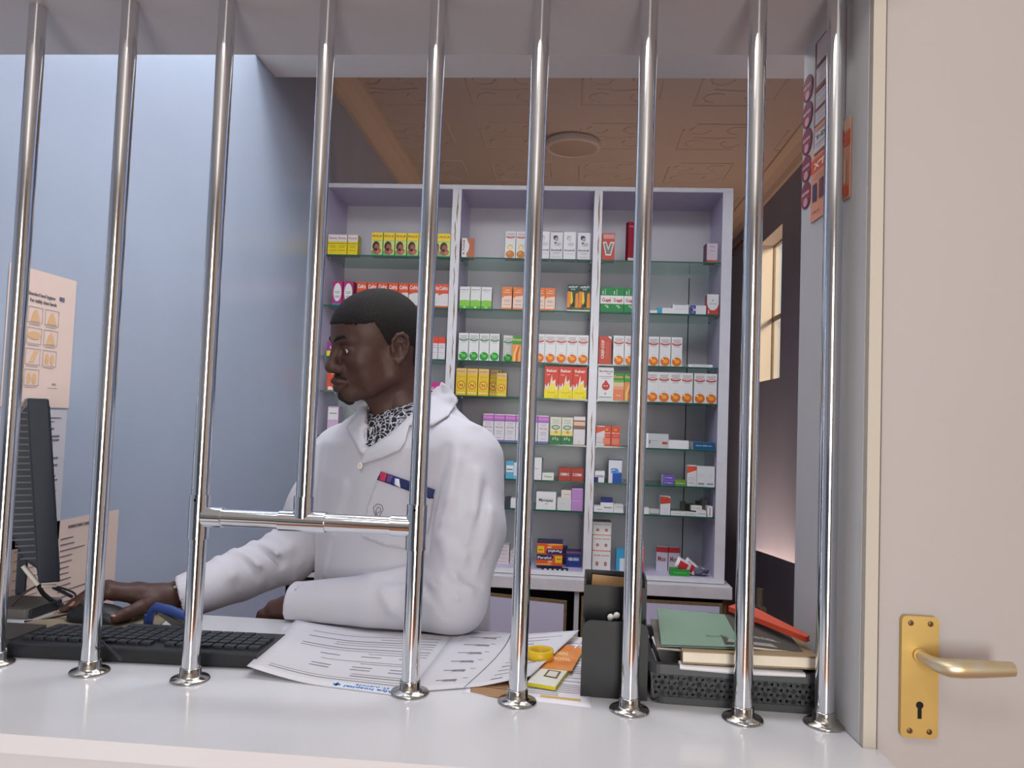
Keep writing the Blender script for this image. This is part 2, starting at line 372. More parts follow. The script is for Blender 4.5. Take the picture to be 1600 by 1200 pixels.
for k, (a, b) in enumerate(posts):
    m = MB(); c0 = (a + b) / 2
    m.box((a, CY, ZB), (b, CY + CD, ZT - .0016), LAV if k else LAV); m.box((a - .0005, CY - .001, ZB), (b + .0005, CY + .001, ZT - .001), EDGE)
    p = m.build('side_panel' if k in (0, 3) else 'divider', cab)
    if k in (1, 2):
        rnd = random.Random(k + 4); z = ZT - .01; x = c0 + .004
        while z > ZB + .05:
            L_ = min(rnd.uniform(.06, .2), z - ZB - .01); w = rnd.uniform(.0035, .007)
            if k == 1 or rnd.random() < .75:
                n = 6; lft = []; rgt = []
                for i in range(n + 1):
                    zz = z - L_ * i / n; ww = w * math.sin(math.pi * (i + .15) / (n + .3)) * rnd.uniform(.6, 1.2); xx = x + rnd.uniform(-.002, .002)
                    lft.append((xx - ww * .5, zz)); rgt.append((xx + ww * .5, zz))
                m = MB()
                for i in range(n):
                    m.prism([lft[i], lft[i + 1], rgt[i + 1], rgt[i]], 'y', CY - .0014, CY - .0009, CHIP)
                m.build('chipped_edge', p)
            z -= L_ * rnd.uniform(.9, 1.2); x = c0 + rnd.uniform(-.006, .008)
m = MB(); m.box((CX0, CY + CD, ZB), (CX1, CY + CD + .012, ZT + .018), BACK); bk = m.build('back_board', cab)
m = MB(); m.box((.5385, CY + CD - .002, ZB), (.5425, CY + CD - .0005, 2.03), DK); m.build('board_joint', bk)
m = MB(); m.box((CX0, CY, ZB - .02), (CX1, CY + CD, ZB), LAV); m.box((CX0, CY - .002, ZB - .02), (CX1, CY, ZB + .001), EDGE); m.build('bottom_board', cab)
zs = [2.046, 1.8175, 1.588, 1.4325, 1.233, 1.075, .948]
for bi, (a, b) in enumerate(bays):
    for z in zs:
        m = MB(); m.box((a + .002, CY + .004, z - .006), (b - .002, CY + CD - .01, z), SGL); g = m.build('glass_shelf', cab)
        m = MB(); m.box((a + .002, CY + .0025, z - .006), (b - .002, CY + .0038, z), SGE); m.build('glass_edge', g)
        m = MB()
        for x in (a + .006, b - .006):
            for yy in (.05, .22): m = MB(); m.tube([(x, CY + yy, z - .0098), (x, CY + yy, z - .0062)], .005, STEEL, 8); m.build('shelf_peg', g)

# base units under it: top, carcass, doors with bare brown edges
bc = empty('base_cabinet', (0, 0, 0), 'low white base cabinet with chipped brown door edges under the medicine shelves', 'cabinet')
BRN = mat('bare_board_edge', (124, 98, 68), .8, noise=.3, scale=60); DARK = mat('cabinet_dark_inside', (34, 34, 42), .8); DOORL = mat('door_lavender', (196, 192, 214), .35)
m = MB(); m.box((CX0, CY - .05, .615), (.70, CY + .32, .667), mat('worn_white_top', (218, 212, 214), .45, noise=.12, scale=14)); m.build('cabinet_top', bc, bevel=.003)
m = MB(); m.box((CX0, CY + .25, 0), (.68, CY + .27, .614), DARK); m.box((CX0, CY - .02, 0), (CX0 + .018, CY + .25, .614), LAMW); m.box((.665, CY - .02, 0), (.683, CY + .25, .614), BRN)
m.box((.045, CY - .03, 0), (.065, CY + .25, .614), LAMW); m.build('carcass', bc)
def bdoor(x0, x1, z1, y, rz, name='door', xh=None, sag=0.0):
    m = MB(); w = x1 - x0
    m.prism([(0.012, .03), (w - .012, .03), (w - .012, z1 - .012 - sag), (0.012, z1 - .012)], 'y', -.0185, -.017, DOORL)
    m.prism([(0, .02), (w, .02), (w, z1 - sag), (0, z1)], 'y', -.017, 0, BRN)
    d = m.build(name, bc, loc=(x0, y, 0), rz=rz); return d
bdoor(-.52, .015, .60, CY - .035, R(-3), sag=.02); bdoor(.075, .66, .598, CY - .035, 0)
bdoor(-1.14, -.53, .60, CY - .035, 0)
m = MB(); m.box((-.02, CY - .075, .20), (-.014, CY - .064, .53), STEEL); m.build('door_handle', bc)

# ------------------------------------------------------------------ medicine cartons
WHT = pc(226, 224, 220); CARD = pc(206, 198, 186)
BAYN = ['left', 'middle', 'right']; ORD = ['first', 'second', 'third', 'fourth', 'fifth', 'sixth', 'seventh', 'eighth', 'ninth', 'tenth']
PX = CY / F
def lines(L, c, x0, x1, ys, th=.012):
    for i, y in enumerate(ys):
        k = .0 if i % 2 == 0 else .12 * (x1 - x0)
        L.append(('r', c, x0 + k, y - th / 2, x1 - k, y + th / 2))
def oval_logo(c, ball, hl):
    L = [('r', pc(196, 192, 186), .12, .84, .88, .93), ('e', c, .5, .77, .45, .062), ('e', WHT, .5, .785, .36, .032), ('t', c, 'DACOLD', .22, .765, .035, .56)]
    lines(L, pc(150, 140, 140), .2, .8, [.68, .655], .008); lines(L, pc(170, 165, 165), .35, .65, [.36], .01)
    L += [('e', ball, .52, .16, .44, .155), ('e', hl, .55, .17, .22, .06), ('e', pc(*[min(255, int(v * 1.15) + 20) for v in (230, 170, 110)]) if ball is OR else pc(150, 210, 140), .3, .24, .09, .03)]
    return L
OR = pc(222, 112, 40); GR = pc(40, 150, 48); RD = pc(190, 50, 42)
DES = {}
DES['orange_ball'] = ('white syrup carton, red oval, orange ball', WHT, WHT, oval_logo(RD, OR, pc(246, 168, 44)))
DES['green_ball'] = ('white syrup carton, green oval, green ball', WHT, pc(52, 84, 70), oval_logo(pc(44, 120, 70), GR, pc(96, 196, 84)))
DES['orange_jug'] = ('white syrup carton with handled orange jug', WHT, WHT,
    [('r', pc(196, 192, 186), .12, .86, .88, .95), ('e', RD, .5, .8, .44, .055), ('e', WHT, .5, .82, .36, .028), ('t', RD, 'DACOLD', .22, .805, .03, .56), ('e', pc(236, 190, 70), .5, .42, .26, .1), ('e', WHT, .5, .4, .16, .06), ('r', pc(240, 220, 170), .38, .25, .62, .4), ('e', pc(204, 124, 52), .5, .15, .42, .145), ('e', pc(224, 152, 70), .42, .2, .16, .05)])
L = [('r', pc(244, 216, 40), 0, .68, 1, 1), ('t', RD, 'PROSLOR', .06, .8, .1, .88), ('r', pc(90, 190, 110), 0, 0, .3, .22), ('r', pc(90, 190, 110), 0, 0, 1, .06)]
lines(L, pc(120, 150, 60), .1, .9, [.66, .62], .012)
L += [('e', pc(60, 30, 26), .42, .4, .33, .22), ('e', pc(168, 100, 78), .5, .38, .22, .13), ('e', pc(176, 96, 78), .5, .2, .4, .15), ('e', pc(46, 26, 24), .4, .27, .16, .06), ('e', pc(196, 128, 100), .68, .16, .2, .08)]
DES['mother'] = ('yellow carton printed with mother and baby', pc(214, 222, 130), pc(120, 190, 90), L)
L = [('r', pc(240, 212, 20), 0, 0, 1, .66), ('t', pc(200, 70, 60), 'Froggy', .12, .74, .14, .78), ('t', pc(90, 80, 20), 'Paracetamol', .06, .54, .06, .88)]
lines(L, pc(120, 104, 20), .15, .85, [.44, .37, .22], .018)
DES['froggy'] = ('short carton, white lid, yellow body', WHT, pc(220, 196, 40), L)
L = [('r', pc(226, 84, 44), 0, .6, 1, 1), ('p', pc(226, 84, 44), [(0, .52), (0, .6), (1, .6), (1, .66), (.6, .62)]), ('t', WHT, 'Cofric', .08, .74, .17, .84), ('r', pc(226, 84, 44), 0, 0, 1, .08), ('e', pc(60, 50, 50), .65, .22, .03, .012)]
DES['cofric'] = ('white carton with orange red top', pc(220, 214, 210), pc(216, 84, 48), L)
L = [('e', WHT, .5, .54, .4, .38), ('r', pc(60, 130, 180), 0, 0, 1, .08)]; lines(L, pc(110, 90, 110), .22, .78, [.56, .5, .38, .33], .02)
DES['magenta'] = ('magenta carton with tall white oval', pc(176, 46, 112), pc(150, 40, 96), L)
L = [('t', pc(100, 100, 100), 'APDE SYP', .1, .83, .05, .8), ('p', pc(140, 200, 70), [(0, .1)] + [(0, .34)] + ell(.5, .34, .5, .06, 9, 180, 0) + [(1, .1)]), ('r', pc(86, 176, 40), 0, 0, 1, .12), ('e', pc(200, 230, 170), .5, .06, .12, .04), ('t', pc(60, 110, 30), '100ml', .4, .2, .025, .2)]
lines(L, pc(160, 160, 160), .2, .8, [.76], .01)
DES['lime_hill'] = ('white carton with lime green foot', WHT, WHT, L)
L = [('p', pc(238, 208, 190), [(.02, .08), (.02, .5), (.25, .58), (.98, .62), (.98, .08)]), ('t', WHT, 'Cetirizine', .3, .84, .05, .5), ('t', WHT, 'Paediatric', .15, .74, .05, .7), ('t', pc(250, 190, 60), 'o', .1, .9, .05)]
lines(L, pc(120, 80, 70), .2, .85, [.42, .36, .22], .014)
DES['orange_peach'] = ('orange carton with peach panel', pc(232, 122, 52), pc(210, 104, 44), L)
L = [('e', pc(60, 60, 64), .42, .78, .2, .09), ('e', pc(170, 164, 160), .5, .73, .15, .08), ('e', pc(60, 60, 64), .38, .82, .16, .045), ('e', pc(190, 186, 182), .6, .55, .28, .07), ('e', pc(80, 80, 84), .4, .6, .1, .03), ('t', pc(50, 50, 54), 'Bronchodil', .08, .3, .07, .84)]
lines(L, pc(140, 136, 136), .15, .85, [.25, .2], .012); lines(L, pc(190, 170, 170), .1, .9, [.1, .07], .01)
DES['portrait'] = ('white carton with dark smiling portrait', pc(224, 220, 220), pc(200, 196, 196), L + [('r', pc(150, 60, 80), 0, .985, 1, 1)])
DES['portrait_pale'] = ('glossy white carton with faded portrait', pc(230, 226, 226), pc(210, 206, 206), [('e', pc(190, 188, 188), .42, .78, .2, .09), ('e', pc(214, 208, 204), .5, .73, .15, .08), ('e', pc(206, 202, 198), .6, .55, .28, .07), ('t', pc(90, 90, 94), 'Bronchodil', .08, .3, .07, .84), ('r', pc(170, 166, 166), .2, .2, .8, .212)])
L = [('r', pc(20, 66, 46), 0, .74, 1, 1), ('t', WHT, 'ALFRUIT', .08, .87, .08, .84), ('t', WHT, 'syrup', .32, .79, .05, .36), ('p', pc(236, 140, 40), [(0, .1), (0, .74), (.3, .74), (.36, .5), (.2, .1)]), ('p', pc(240, 206, 60), [(.3, .72), (.42, .72), (.5, .4), (.42, .2), (.3, .3)]), ('p', pc(236, 140, 40), [(.7, .1), (.72, .66), (.95, .7), (1, .3), (1, .1)]), ('p', pc(30, 40, 30), [(.52, .2), (.6, .3), (.72, .74), (.64, .7), (.5, .3)]), ('e', pc(40, 24, 24), .52, .24, .14, .07), ('r', pc(120, 60, 40), 0, .06, .5, .14), ('r', pc(60, 120, 50), .5, .06, 1, .14), ('r', WHT, 0, 0, 1, .05)]
DES['fruit'] = ('dark green carton with fruit picture', pc(60, 84, 44), pc(40, 70, 50), L)
L = [('r', pc(228, 226, 222), 0, .34, 1, .67), ('t', RD, 'Good', .14, .42, .15, .72), ('t', pc(228, 226, 222), 'sss', .16, .72, .1, .14, 1), ('t', pc(228, 226, 222), 'morning', .36, .7, .1, .24, 1), ('t', RD, 'am', .5, .4, .1, .34), ('e', pc(170, 200, 150), .5, .26, .14, .03), ('e', pc(190, 200, 170), .62, .2, .1, .03)]
DES['green_red'] = ('green carton, white band, red lettering', pc(22, 132, 62), pc(16, 104, 50), L)
L = [('t', pc(110, 30, 40), 'X TONE', .1, .1, .2, .75, 1), ('p', pc(188, 98, 62), [(.42, 0), (.38, .2), (.55, .4), (.6, .65), (.42, .9), (.4, 1), (1, 1), (1, 0)])]
DES['tonic'] = ('white carton with terracotta wave', WHT, pc(178, 90, 58), [('t', pc(110, 30, 40), 'X TONE', .08, .12, .16, .8, 1)] + L[1:])
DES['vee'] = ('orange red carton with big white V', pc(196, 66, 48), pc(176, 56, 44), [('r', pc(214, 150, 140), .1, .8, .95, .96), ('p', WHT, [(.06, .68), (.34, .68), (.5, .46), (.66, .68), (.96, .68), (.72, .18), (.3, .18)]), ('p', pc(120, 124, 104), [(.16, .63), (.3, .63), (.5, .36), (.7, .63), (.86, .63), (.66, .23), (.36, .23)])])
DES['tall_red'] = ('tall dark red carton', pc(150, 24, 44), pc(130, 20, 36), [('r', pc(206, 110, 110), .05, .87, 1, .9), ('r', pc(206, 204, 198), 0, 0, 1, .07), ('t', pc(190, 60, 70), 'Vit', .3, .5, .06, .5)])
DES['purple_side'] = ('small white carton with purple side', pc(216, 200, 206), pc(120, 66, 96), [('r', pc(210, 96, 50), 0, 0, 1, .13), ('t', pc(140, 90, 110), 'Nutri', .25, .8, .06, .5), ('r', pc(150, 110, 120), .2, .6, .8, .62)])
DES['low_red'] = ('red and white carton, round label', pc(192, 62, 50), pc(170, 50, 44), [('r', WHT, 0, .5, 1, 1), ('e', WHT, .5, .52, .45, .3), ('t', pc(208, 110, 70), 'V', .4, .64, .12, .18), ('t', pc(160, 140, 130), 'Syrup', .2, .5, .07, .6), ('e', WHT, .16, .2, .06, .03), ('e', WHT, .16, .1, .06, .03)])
DES['oral'] = ('white carton with bright orange top', pc(222, 216, 218), pc(200, 196, 200), [('r', pc(230, 72, 44), 0, .72, 1, 1), ('r', pc(140, 136, 140), .1, .52, .9, .54), ('r', pc(140, 136, 140), .1, .3, .9, .31), ('t', pc(170, 90, 80), 'Syrup', .25, .6, .05, .5)])
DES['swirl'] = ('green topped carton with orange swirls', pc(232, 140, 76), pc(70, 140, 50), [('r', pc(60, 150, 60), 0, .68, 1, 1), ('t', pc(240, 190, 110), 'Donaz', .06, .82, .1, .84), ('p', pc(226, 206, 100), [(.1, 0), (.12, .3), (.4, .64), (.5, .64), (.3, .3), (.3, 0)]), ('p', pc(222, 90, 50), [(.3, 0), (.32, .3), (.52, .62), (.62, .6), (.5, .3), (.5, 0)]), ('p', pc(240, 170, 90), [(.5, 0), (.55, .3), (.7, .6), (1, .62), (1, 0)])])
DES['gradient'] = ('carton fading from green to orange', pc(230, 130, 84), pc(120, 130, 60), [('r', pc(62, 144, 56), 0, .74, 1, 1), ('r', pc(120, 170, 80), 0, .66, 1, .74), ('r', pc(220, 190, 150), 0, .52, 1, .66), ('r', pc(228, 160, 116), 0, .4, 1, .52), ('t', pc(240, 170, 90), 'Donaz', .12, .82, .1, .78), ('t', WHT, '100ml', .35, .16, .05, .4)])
DES['vertical_cof'] = ('brick red carton with vertical lettering', pc(200, 76, 56), pc(170, 60, 48), [('t', WHT, 'CREP-COF', .2, .2, .24, .66, 1), ('r', pc(222, 140, 120), .62, .2, .64, .8), ('r', pc(222, 140, 120), .74, .2, .76, .8), ('p', WHT, [(.7, 1), (1, 1), (1, .88)])])
DES['flames'] = ('red carton with yellow flames', pc(214, 66, 44), pc(190, 56, 40), [('t', WHT, 'Relcer', .14, .82, .09, .74), ('t', pc(240, 200, 180), 'Gel', .14, .72, .04, .24), ('p', WHT, [(.0, .2), (.08, .46), (.16, .34), (.3, .5), (.36, .34), (.52, .74), (.58, .52), (.78, .6), (.8, .4), (.9, .34), (1, .46), (1, .2)]), ('p', pc(244, 220, 60), [(.0, .2), (.1, .36), (.2, .26), (.32, .42), (.4, .3), (.52, .6), (.58, .44), (.74, .52), (.76, .34), (.9, .26), (1, .36), (1, .2)]), ('r', pc(242, 218, 30), 0, 0, 1, .24), ('e', pc(190, 150, 20), .5, .2, .3, .03), ('e', pc(242, 218, 30), .5, .21, .28, .025), ('t', RD, 'G', .78, .05, .04)])
DES['yellow_n'] = ('yellow carton with red ringed swirl', pc(228, 190, 40), pc(150, 110, 60), [('r', pc(226, 186, 140), .04, .8, .96, .97), ('t', pc(190, 130, 90), 'NOSIC', .1, .84, .08, .8), ('e', pc(206, 80, 50), .5, .38, .38, .155), ('e', pc(236, 206, 60), .5, .38, .31, .125), ('t', RD, 'N', .34, .31, .13, .32), ('r', pc(196, 160, 40), .15, .68, .85, .7), ('r', pc(250, 230, 160), .1, .08, .9, .11)])
DES['drop'] = ('tall white carton with red drop', WHT, WHT, [('t', pc(140, 40, 50), 'Epoferon', .1, .84, .07, .84), ('t', RD, 'mg', .6, .77, .05, .24), ('r', pc(110, 100, 104), .06, .71, .94, .725), ('r', pc(110, 100, 104), .2, .66, .8, .67), ('e', pc(196, 56, 48), .52, .42, .25, .12), ('p', pc(196, 56, 48), [(.3, .47), (.52, .62), (.74, .47)]), ('t', WHT, 'syrup', .37, .41, .035, .3), ('r', pc(120, 116, 116), .1, .08, .9, .1), ('e', pc(150, 150, 150), .5, .2, .06, .03)])
DES['mauve_top'] = ('white carton with mauve top band', pc(222, 216, 218), pc(190, 180, 200), [('r', pc(196, 110, 184), 0, .8, 1, .97), ('r', pc(150, 110, 180), 0, .74, 1, .8), ('t', pc(220, 160, 210), 'Bro-Zedex', .06, .85, .06, .88), ('t', pc(190, 70, 100), 'Syrup', .15, .5, .06, .7), ('r', pc(124, 104, 168), 0, 0, 1, .075)])
lines(DES['mauve_top'][3], pc(140, 136, 140), .2, .8, [.68, .62, .4, .36, .3, .16], .01)
DES['family'] = ('carton, green foot, white oval-marked top', pc(224, 220, 200), pc(180, 190, 120), [('r', pc(232, 214, 120), 0, .3, 1, .5), ('r', pc(44, 120, 66), 0, 0, 1, .32), ('e', pc(36, 110, 60), .5, .62, .38, .085), ('e', pc(230, 230, 200), .5, .62, .3, .05), ('t', pc(36, 110, 60), 'Herb', .26, .595, .05, .48), ('e', pc(210, 200, 170), .3, .2, .06, .05), ('e', pc(200, 190, 160), .5, .22, .06, .06), ('e', pc(210, 200, 170), .7, .18, .06, .05), ('e', pc(220, 150, 60), .55, .45, .14, .05)] )
lines(DES['family'][3], pc(150, 150, 140), .15, .85, [.9, .84, .78], .012)
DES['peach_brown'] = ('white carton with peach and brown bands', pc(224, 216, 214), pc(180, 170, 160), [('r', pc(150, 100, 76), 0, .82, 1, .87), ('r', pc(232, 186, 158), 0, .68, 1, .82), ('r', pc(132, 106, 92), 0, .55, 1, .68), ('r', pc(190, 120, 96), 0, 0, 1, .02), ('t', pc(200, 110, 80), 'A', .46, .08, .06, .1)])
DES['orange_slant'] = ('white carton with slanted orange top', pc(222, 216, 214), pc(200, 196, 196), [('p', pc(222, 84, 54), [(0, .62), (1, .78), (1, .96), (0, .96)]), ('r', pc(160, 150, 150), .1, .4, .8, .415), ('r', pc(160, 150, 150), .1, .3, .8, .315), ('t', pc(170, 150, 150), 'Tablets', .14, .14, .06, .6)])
DES['orange_box'] = ('orange red carton with pale lettering', pc(214, 80, 50), pc(186, 66, 44), [('e', pc(240, 170, 60), .5, .82, .14, .05), ('t', pc(240, 206, 196), 'Mucogen', .08, .6, .1, .84), ('r', pc(226, 130, 100), .1, .1, .9, .4), ('r', pc(236, 160, 130), .2, .5, .8, .53)])
DES['blue_slant'] = ('x', pc(222, 222, 228), pc(190, 190, 206), [('p', pc(20, 84, 164), [(0, 0), (1, 0), (1, .62), (0, .44)]), ('r', pc(30, 50, 110), 0, .95, 1, 1), ('t', pc(150, 180, 220), 'A', .4, .2, .1, .2), ('r', pc(120, 160, 210), .2, .12, .8, .15)])
DES['parafol'] = ('orange, navy and yellow painkiller box', pc(228, 92, 40), pc(60, 50, 90), [('r', pc(40, 44, 100), 0, .0, 1, .12), ('p', pc(40, 40, 92), [(0, .55), (0, .98), (.6, .98), (.66, .8), (.58, .55)]), ('t', WHT, 'Parafol', .04, .62, .22, .52), ('r', pc(244, 196, 40), .72, .35, .98, .9), ('t', pc(90, 60, 30), '500', .78, .6, .12, .16), ('e', pc(250, 180, 150), .52, .42, .1, .08), ('p', pc(250, 170, 60), [(.0, .12), (.0, .22), (.5, .3), (.62, .2), (.5, .12)])])
def plain(base, side, text=None, tc_=None, bands=()):
    L = [('r', c, x0, y0, x1, y1) for c, x0, y0, x1, y1 in bands]
    if text: L.append(('t', tc_ or pc(90, 90, 96), text, .14, .4, .22, .72))
    return base, side, L

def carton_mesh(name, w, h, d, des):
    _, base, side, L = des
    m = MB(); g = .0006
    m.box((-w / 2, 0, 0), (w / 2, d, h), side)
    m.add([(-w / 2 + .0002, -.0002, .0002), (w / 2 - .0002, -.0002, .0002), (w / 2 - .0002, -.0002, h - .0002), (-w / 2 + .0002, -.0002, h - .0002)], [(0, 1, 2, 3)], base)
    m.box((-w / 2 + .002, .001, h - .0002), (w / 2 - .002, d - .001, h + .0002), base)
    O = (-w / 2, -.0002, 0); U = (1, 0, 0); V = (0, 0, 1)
    for i, l in enumerate(L):
        off = .00012 * (i + 1)
        if l[0] == 'r':
            _, c, x0, y0, x1, y1 = l; put2d(m, [(x0 * w, y0 * h), (x1 * w, y0 * h), (x1 * w, y1 * h), (x0 * w, y1 * h)], [(0, 1, 2, 3)], c, O, U, V, off)
        elif l[0] == 'e':
            _, c, cx, cy, rx, ry = l; cl = lambda v, a, b: max(a, min(b, v))
            pts = [(cl(x, .005, .995) * w, cl(y, .004, .996) * h) for x, y in ell(cx, cy, rx, ry, 20)]
            put2d(m, pts, [tuple(range(len(pts)))], c, O, U, V, off)
        elif l[0] == 'p':
            pts = [(x * w, y * h) for x, y in l[2]]; put2d(m, pts, [tuple(range(len(pts)))], l[1], O, U, V, off)
        elif l[0] == 't':
            _, c, body, x, y, hh = l[:6]; tw = l[6] if len(l) > 6 else None; rot = len(l) > 7
            if rot:   # vertical lettering: hh is its thickness in width units, tw its run in height units
                put_text(m, body, c, O, U, V, x * w + hh * w, y * h, hh * w, off, tw * h, True, .03)
            else: put_text(m, body, c, O, U, V, x * w, y * h, hh * h, off, tw * w if tw else None, False, .03)
    return m
PROTO = {}; COUNT = {}
def carton(kind, px0, px1, hpx, shelf, bay, y=None, d=.055, z=None, rz=None, desc=None, des=None, label=None, group=None, name='medicine_carton', cat='carton', seq=None):
    """one carton standing on a shelf; the width and height come from the place it fills at the shelf front"""
    y = CY + .012 if y is None else y
    zb = (zs[shelf - 1] if shelf <= 7 else ZB) if z is None else z
    sc = y / F; pyr = {1: 400, 2: 485, 3: 567, 4: 625, 5: 696, 6: 754, 7: 803, 8: 892}[shelf]
    cx = P((px0 + px1) / 2, pyr, y=y)[0]; w = (px1 - px0) * sc * 1.003; h = hpx * sc
    cx = max(bays[bay][0] + w / 2 + .0040 + (.003 if rz else 0), min(bays[bay][1] - w / 2 - .0040 - (.003 if rz else 0), cx))
    if y > CY + .013: pass
    D = des or DES[kind]; key = (kind, round(w, 3), round(h, 3), round(d, 3))
    rr = random.Random(int(px0 * 7 + hpx + shelf * 31))
    if key not in PROTO:
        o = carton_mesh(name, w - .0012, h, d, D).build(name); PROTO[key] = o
    else:
        o = PROTO[key].copy(); COL.objects.link(o)
    o.location = (cx, y + rr.uniform(0, .002), zb + .0002); o.rotation_euler = (0, 0, R(rr.uniform(-.6, .6)) if rz is None else rz)
    o['category'] = cat
    if group: o['group'] = group
    elif 'group' in o: del o['group']
    o['label'] = label or (desc or D[0])
    return o
SH = {1: 'top shelf', 2: 'second shelf', 3: 'third shelf', 4: 'fourth shelf', 5: 'fifth shelf', 6: 'sixth shelf', 7: 'lowest shelf', 8: 'cabinet floor'}
def row(kind, starts, wpx, hpx, shelf, bay, **k):
    n = len(starts); D = k.get('des') or DES[kind]
    for i, x in enumerate(starts):
        w = wpx
        where = ('%s from left' % ORD[i]) if n > 1 else ''
        lab = '%s%s, %s bay, %s' % (D[0], (', ' + where) if where else '', BAYN[bay], SH[shelf])
        carton(kind, x, x + w, hpx, shelf, bay, label=lab, group=('%ss, %s bay, %s' % (D[0].replace(',', ''), BAYN[bay], SH[shelf])) if n > 1 else None, **k)
# top shelf
row('froggy', [508.5, 525, 541.8], 16.6, 33, 1, 0); row('mother', [579, 597.6, 616.2, 634.8, 653.4, 672, 690.2], 18.4, 37.5, 1, 0)
carton('tonic', 720.5, 741, 31, 1, 1, label='white carton with terracotta wave and vertical lettering, top shelf, middle bay', rz=R(8))
row('orange_jug', [788.5, 805.2, 822], 16.5, 43, 1, 1)
row('portrait', [859.2, 902], 19.6, 44, 1, 1); row('portrait_pale', [839, 880], 19, 44, 1, 1)
row('vee', [938.5], 20, 43, 1, 2); row('tall_red', [980], 24, 61, 1, 2, rz=R(18), d=.03); row('purple_side', [1104], 17, 30, 1, 2, rz=R(6))
# second shelf
row('magenta', [517.5, 534.3], 16.6, 39, 2, 0); row('cofric', [555.5 + 16.35 * i for i in range(9)], 16.2, 38, 2, 0)
row('lime_hill', [717, 734, 751], 16.6, 35, 2, 1); row('orange_peach', [783, 800.6, 818.2, 834.4, 850.6], 16.4, 36, 2, 1, d=.06); row('fruit', [885.6, 903.8], 18, 42, 2, 1)
row('green_red', [935.8, 955.2, 974.6], 19, 39, 2, 2); row('low_red', [1104.5], 18.5, 32, 2, 2)
# third shelf
PY = ('purple carton with yellow lower band', pc(150, 60, 140), pc(120, 50, 120), [('r', pc(232, 214, 50), 0, 0, 1, .36), ('t', WHT, 'Kids', .3, .5, .2, .5)])
row('py', [509], 18, 23, 3, 0, des=PY)
row('oral', [672, 683.5], 11.3, 35, 3, 0); row('green_ball', [715, 731.2, 747.4, 763.6], 16, 43, 3, 1)
for i, x in enumerate((785, 791.5)):
    carton('green_ball', x, x + 16, 43, 3, 1, y=CY + .09 + .045 * i, d=.04, label='white and green carton standing %s behind the green ball cartons, middle bay' % ('closely', 'furthest')[i])
row('swirl', [799.3], 19, 40, 3, 1, rz=R(0)); row('orange_ball', [833.3, 850.4, 867.5, 884.6, 901.7], 17, 44.5, 3, 1)

row('vertical_cof', [932.5], 19.5, 44, 3, 2); row('orange_ball', [957.5, 975.2, 992.9, 1012, 1030.2, 1048.4], 17, 45.5, 3, 2)
# fourth shelf
ORL = ('orange red carton with a small white base', pc(220, 82, 48), pc(190, 66, 44), [('r', WHT, .1, .04, .9, .2), ('t', WHT, 'C', .3, .8, .1, .3)])
row('orl', [509], 18, 33, 4, 0, des=ORL)
PK = ('bright pink carton leaning on its side', pc(208, 60, 140), pc(180, 50, 120), [('t', pc(240, 190, 220), 'Dermal', .1, .3, .3, .8)])
carton('pk', 676, 699, 19, 4, 0, des=PK, label='bright pink carton at the right end, fourth shelf of the left bay')
row('yellow_n', [711, 728.2, 745.8], 17, 42.5, 4, 1)
for i, x in enumerate((766, 771)):
    carton('yellow_n', x - 5, x + 12, 42.5, 4, 1, y=CY + .08 + .045 * i, d=.04, label='yellow carton standing %s behind the ringed yellow row, middle bay' % ('just', 'far')[i])
carton('yellow_n2', 774.5, 791, 37, 4, 1, des=DES['yellow_n'], y=CY + .03, label='yellow ringed carton set apart to the right, fourth shelf, middle bay')
row('flames', [849.6, 871.8, 894], 22, 50, 4, 1, d=.05)
row('drop', [931], 24.5, 51, 4, 2); row('gradient', [956], 18.5, 42.5, 4, 2); row('swirl', [975], 18.5, 42.5, 4, 2)
row('orange_ball', [1010, 1028, 1046, 1064, 1084, 1102], 17.8, 46, 4, 2)
# fifth shelf
LV = ('pale lavender and white carton', pc(206, 176, 206), pc(180, 150, 190), [('r', WHT, .05, .55, .95, .95), ('r', pc(140, 110, 150), .15, .75, .85, .78)])
row('lv', [509], 18, 46, 5, 0, des=LV)
row('mauve_top', [753.2, 770.4, 787.6, 804.8, 822, 839.4], 17, 43.5, 5, 1); row('family', [858.5, 876.6], 17.6, 42, 5, 1); row('peach_brown', [895.2], 18.3, 44, 5, 1)
row('orange_slant', [926.5], 13.6, 31, 5, 2); row('orange_box', [940.6, 954.6], 13.7, 31, 5, 2)
def small(px0, px1, hpx, shelf, bay, base, side, label, text=None, tcol=None, bands=(), **k):
    key = 's%d_%d_%d' % (px0, shelf, hpx)
    return carton(key, px0, px1, hpx, shelf, bay, des=('', ) + plain(base, side, text, tcol, bands), label=label, **k)
W2 = pc(232, 230, 228); G2 = pc(196, 196, 196); GY = pc(150, 148, 150); NAVY = pc(34, 48, 120); TEAL = pc(30, 86, 124); PUR = pc(104, 76, 170)
small(1007, 1044, 22, 5, 2, G2, W2, 'large pale grey box with a small red mark on the fifth shelf', None, None, [(pc(190, 70, 50), .74, .28, .96, .46), (pc(60, 60, 66), .2, .3, .24, .55), (pc(150, 150, 150), .28, .5, .55, .53), (pc(236, 236, 234), 0, 0, .16, 1)], d=.09)
small(1045, 1076, 13, 5, 2, W2, G2, 'low plain white box between the grey box and the teal box', None, d=.08)
small(1083, 1117, 12, 5, 2, TEAL, W2, 'low teal and white box with pale lettering at the right end', 'Oral 500 mg', pc(190, 210, 220), d=.09, y=CY + .002)
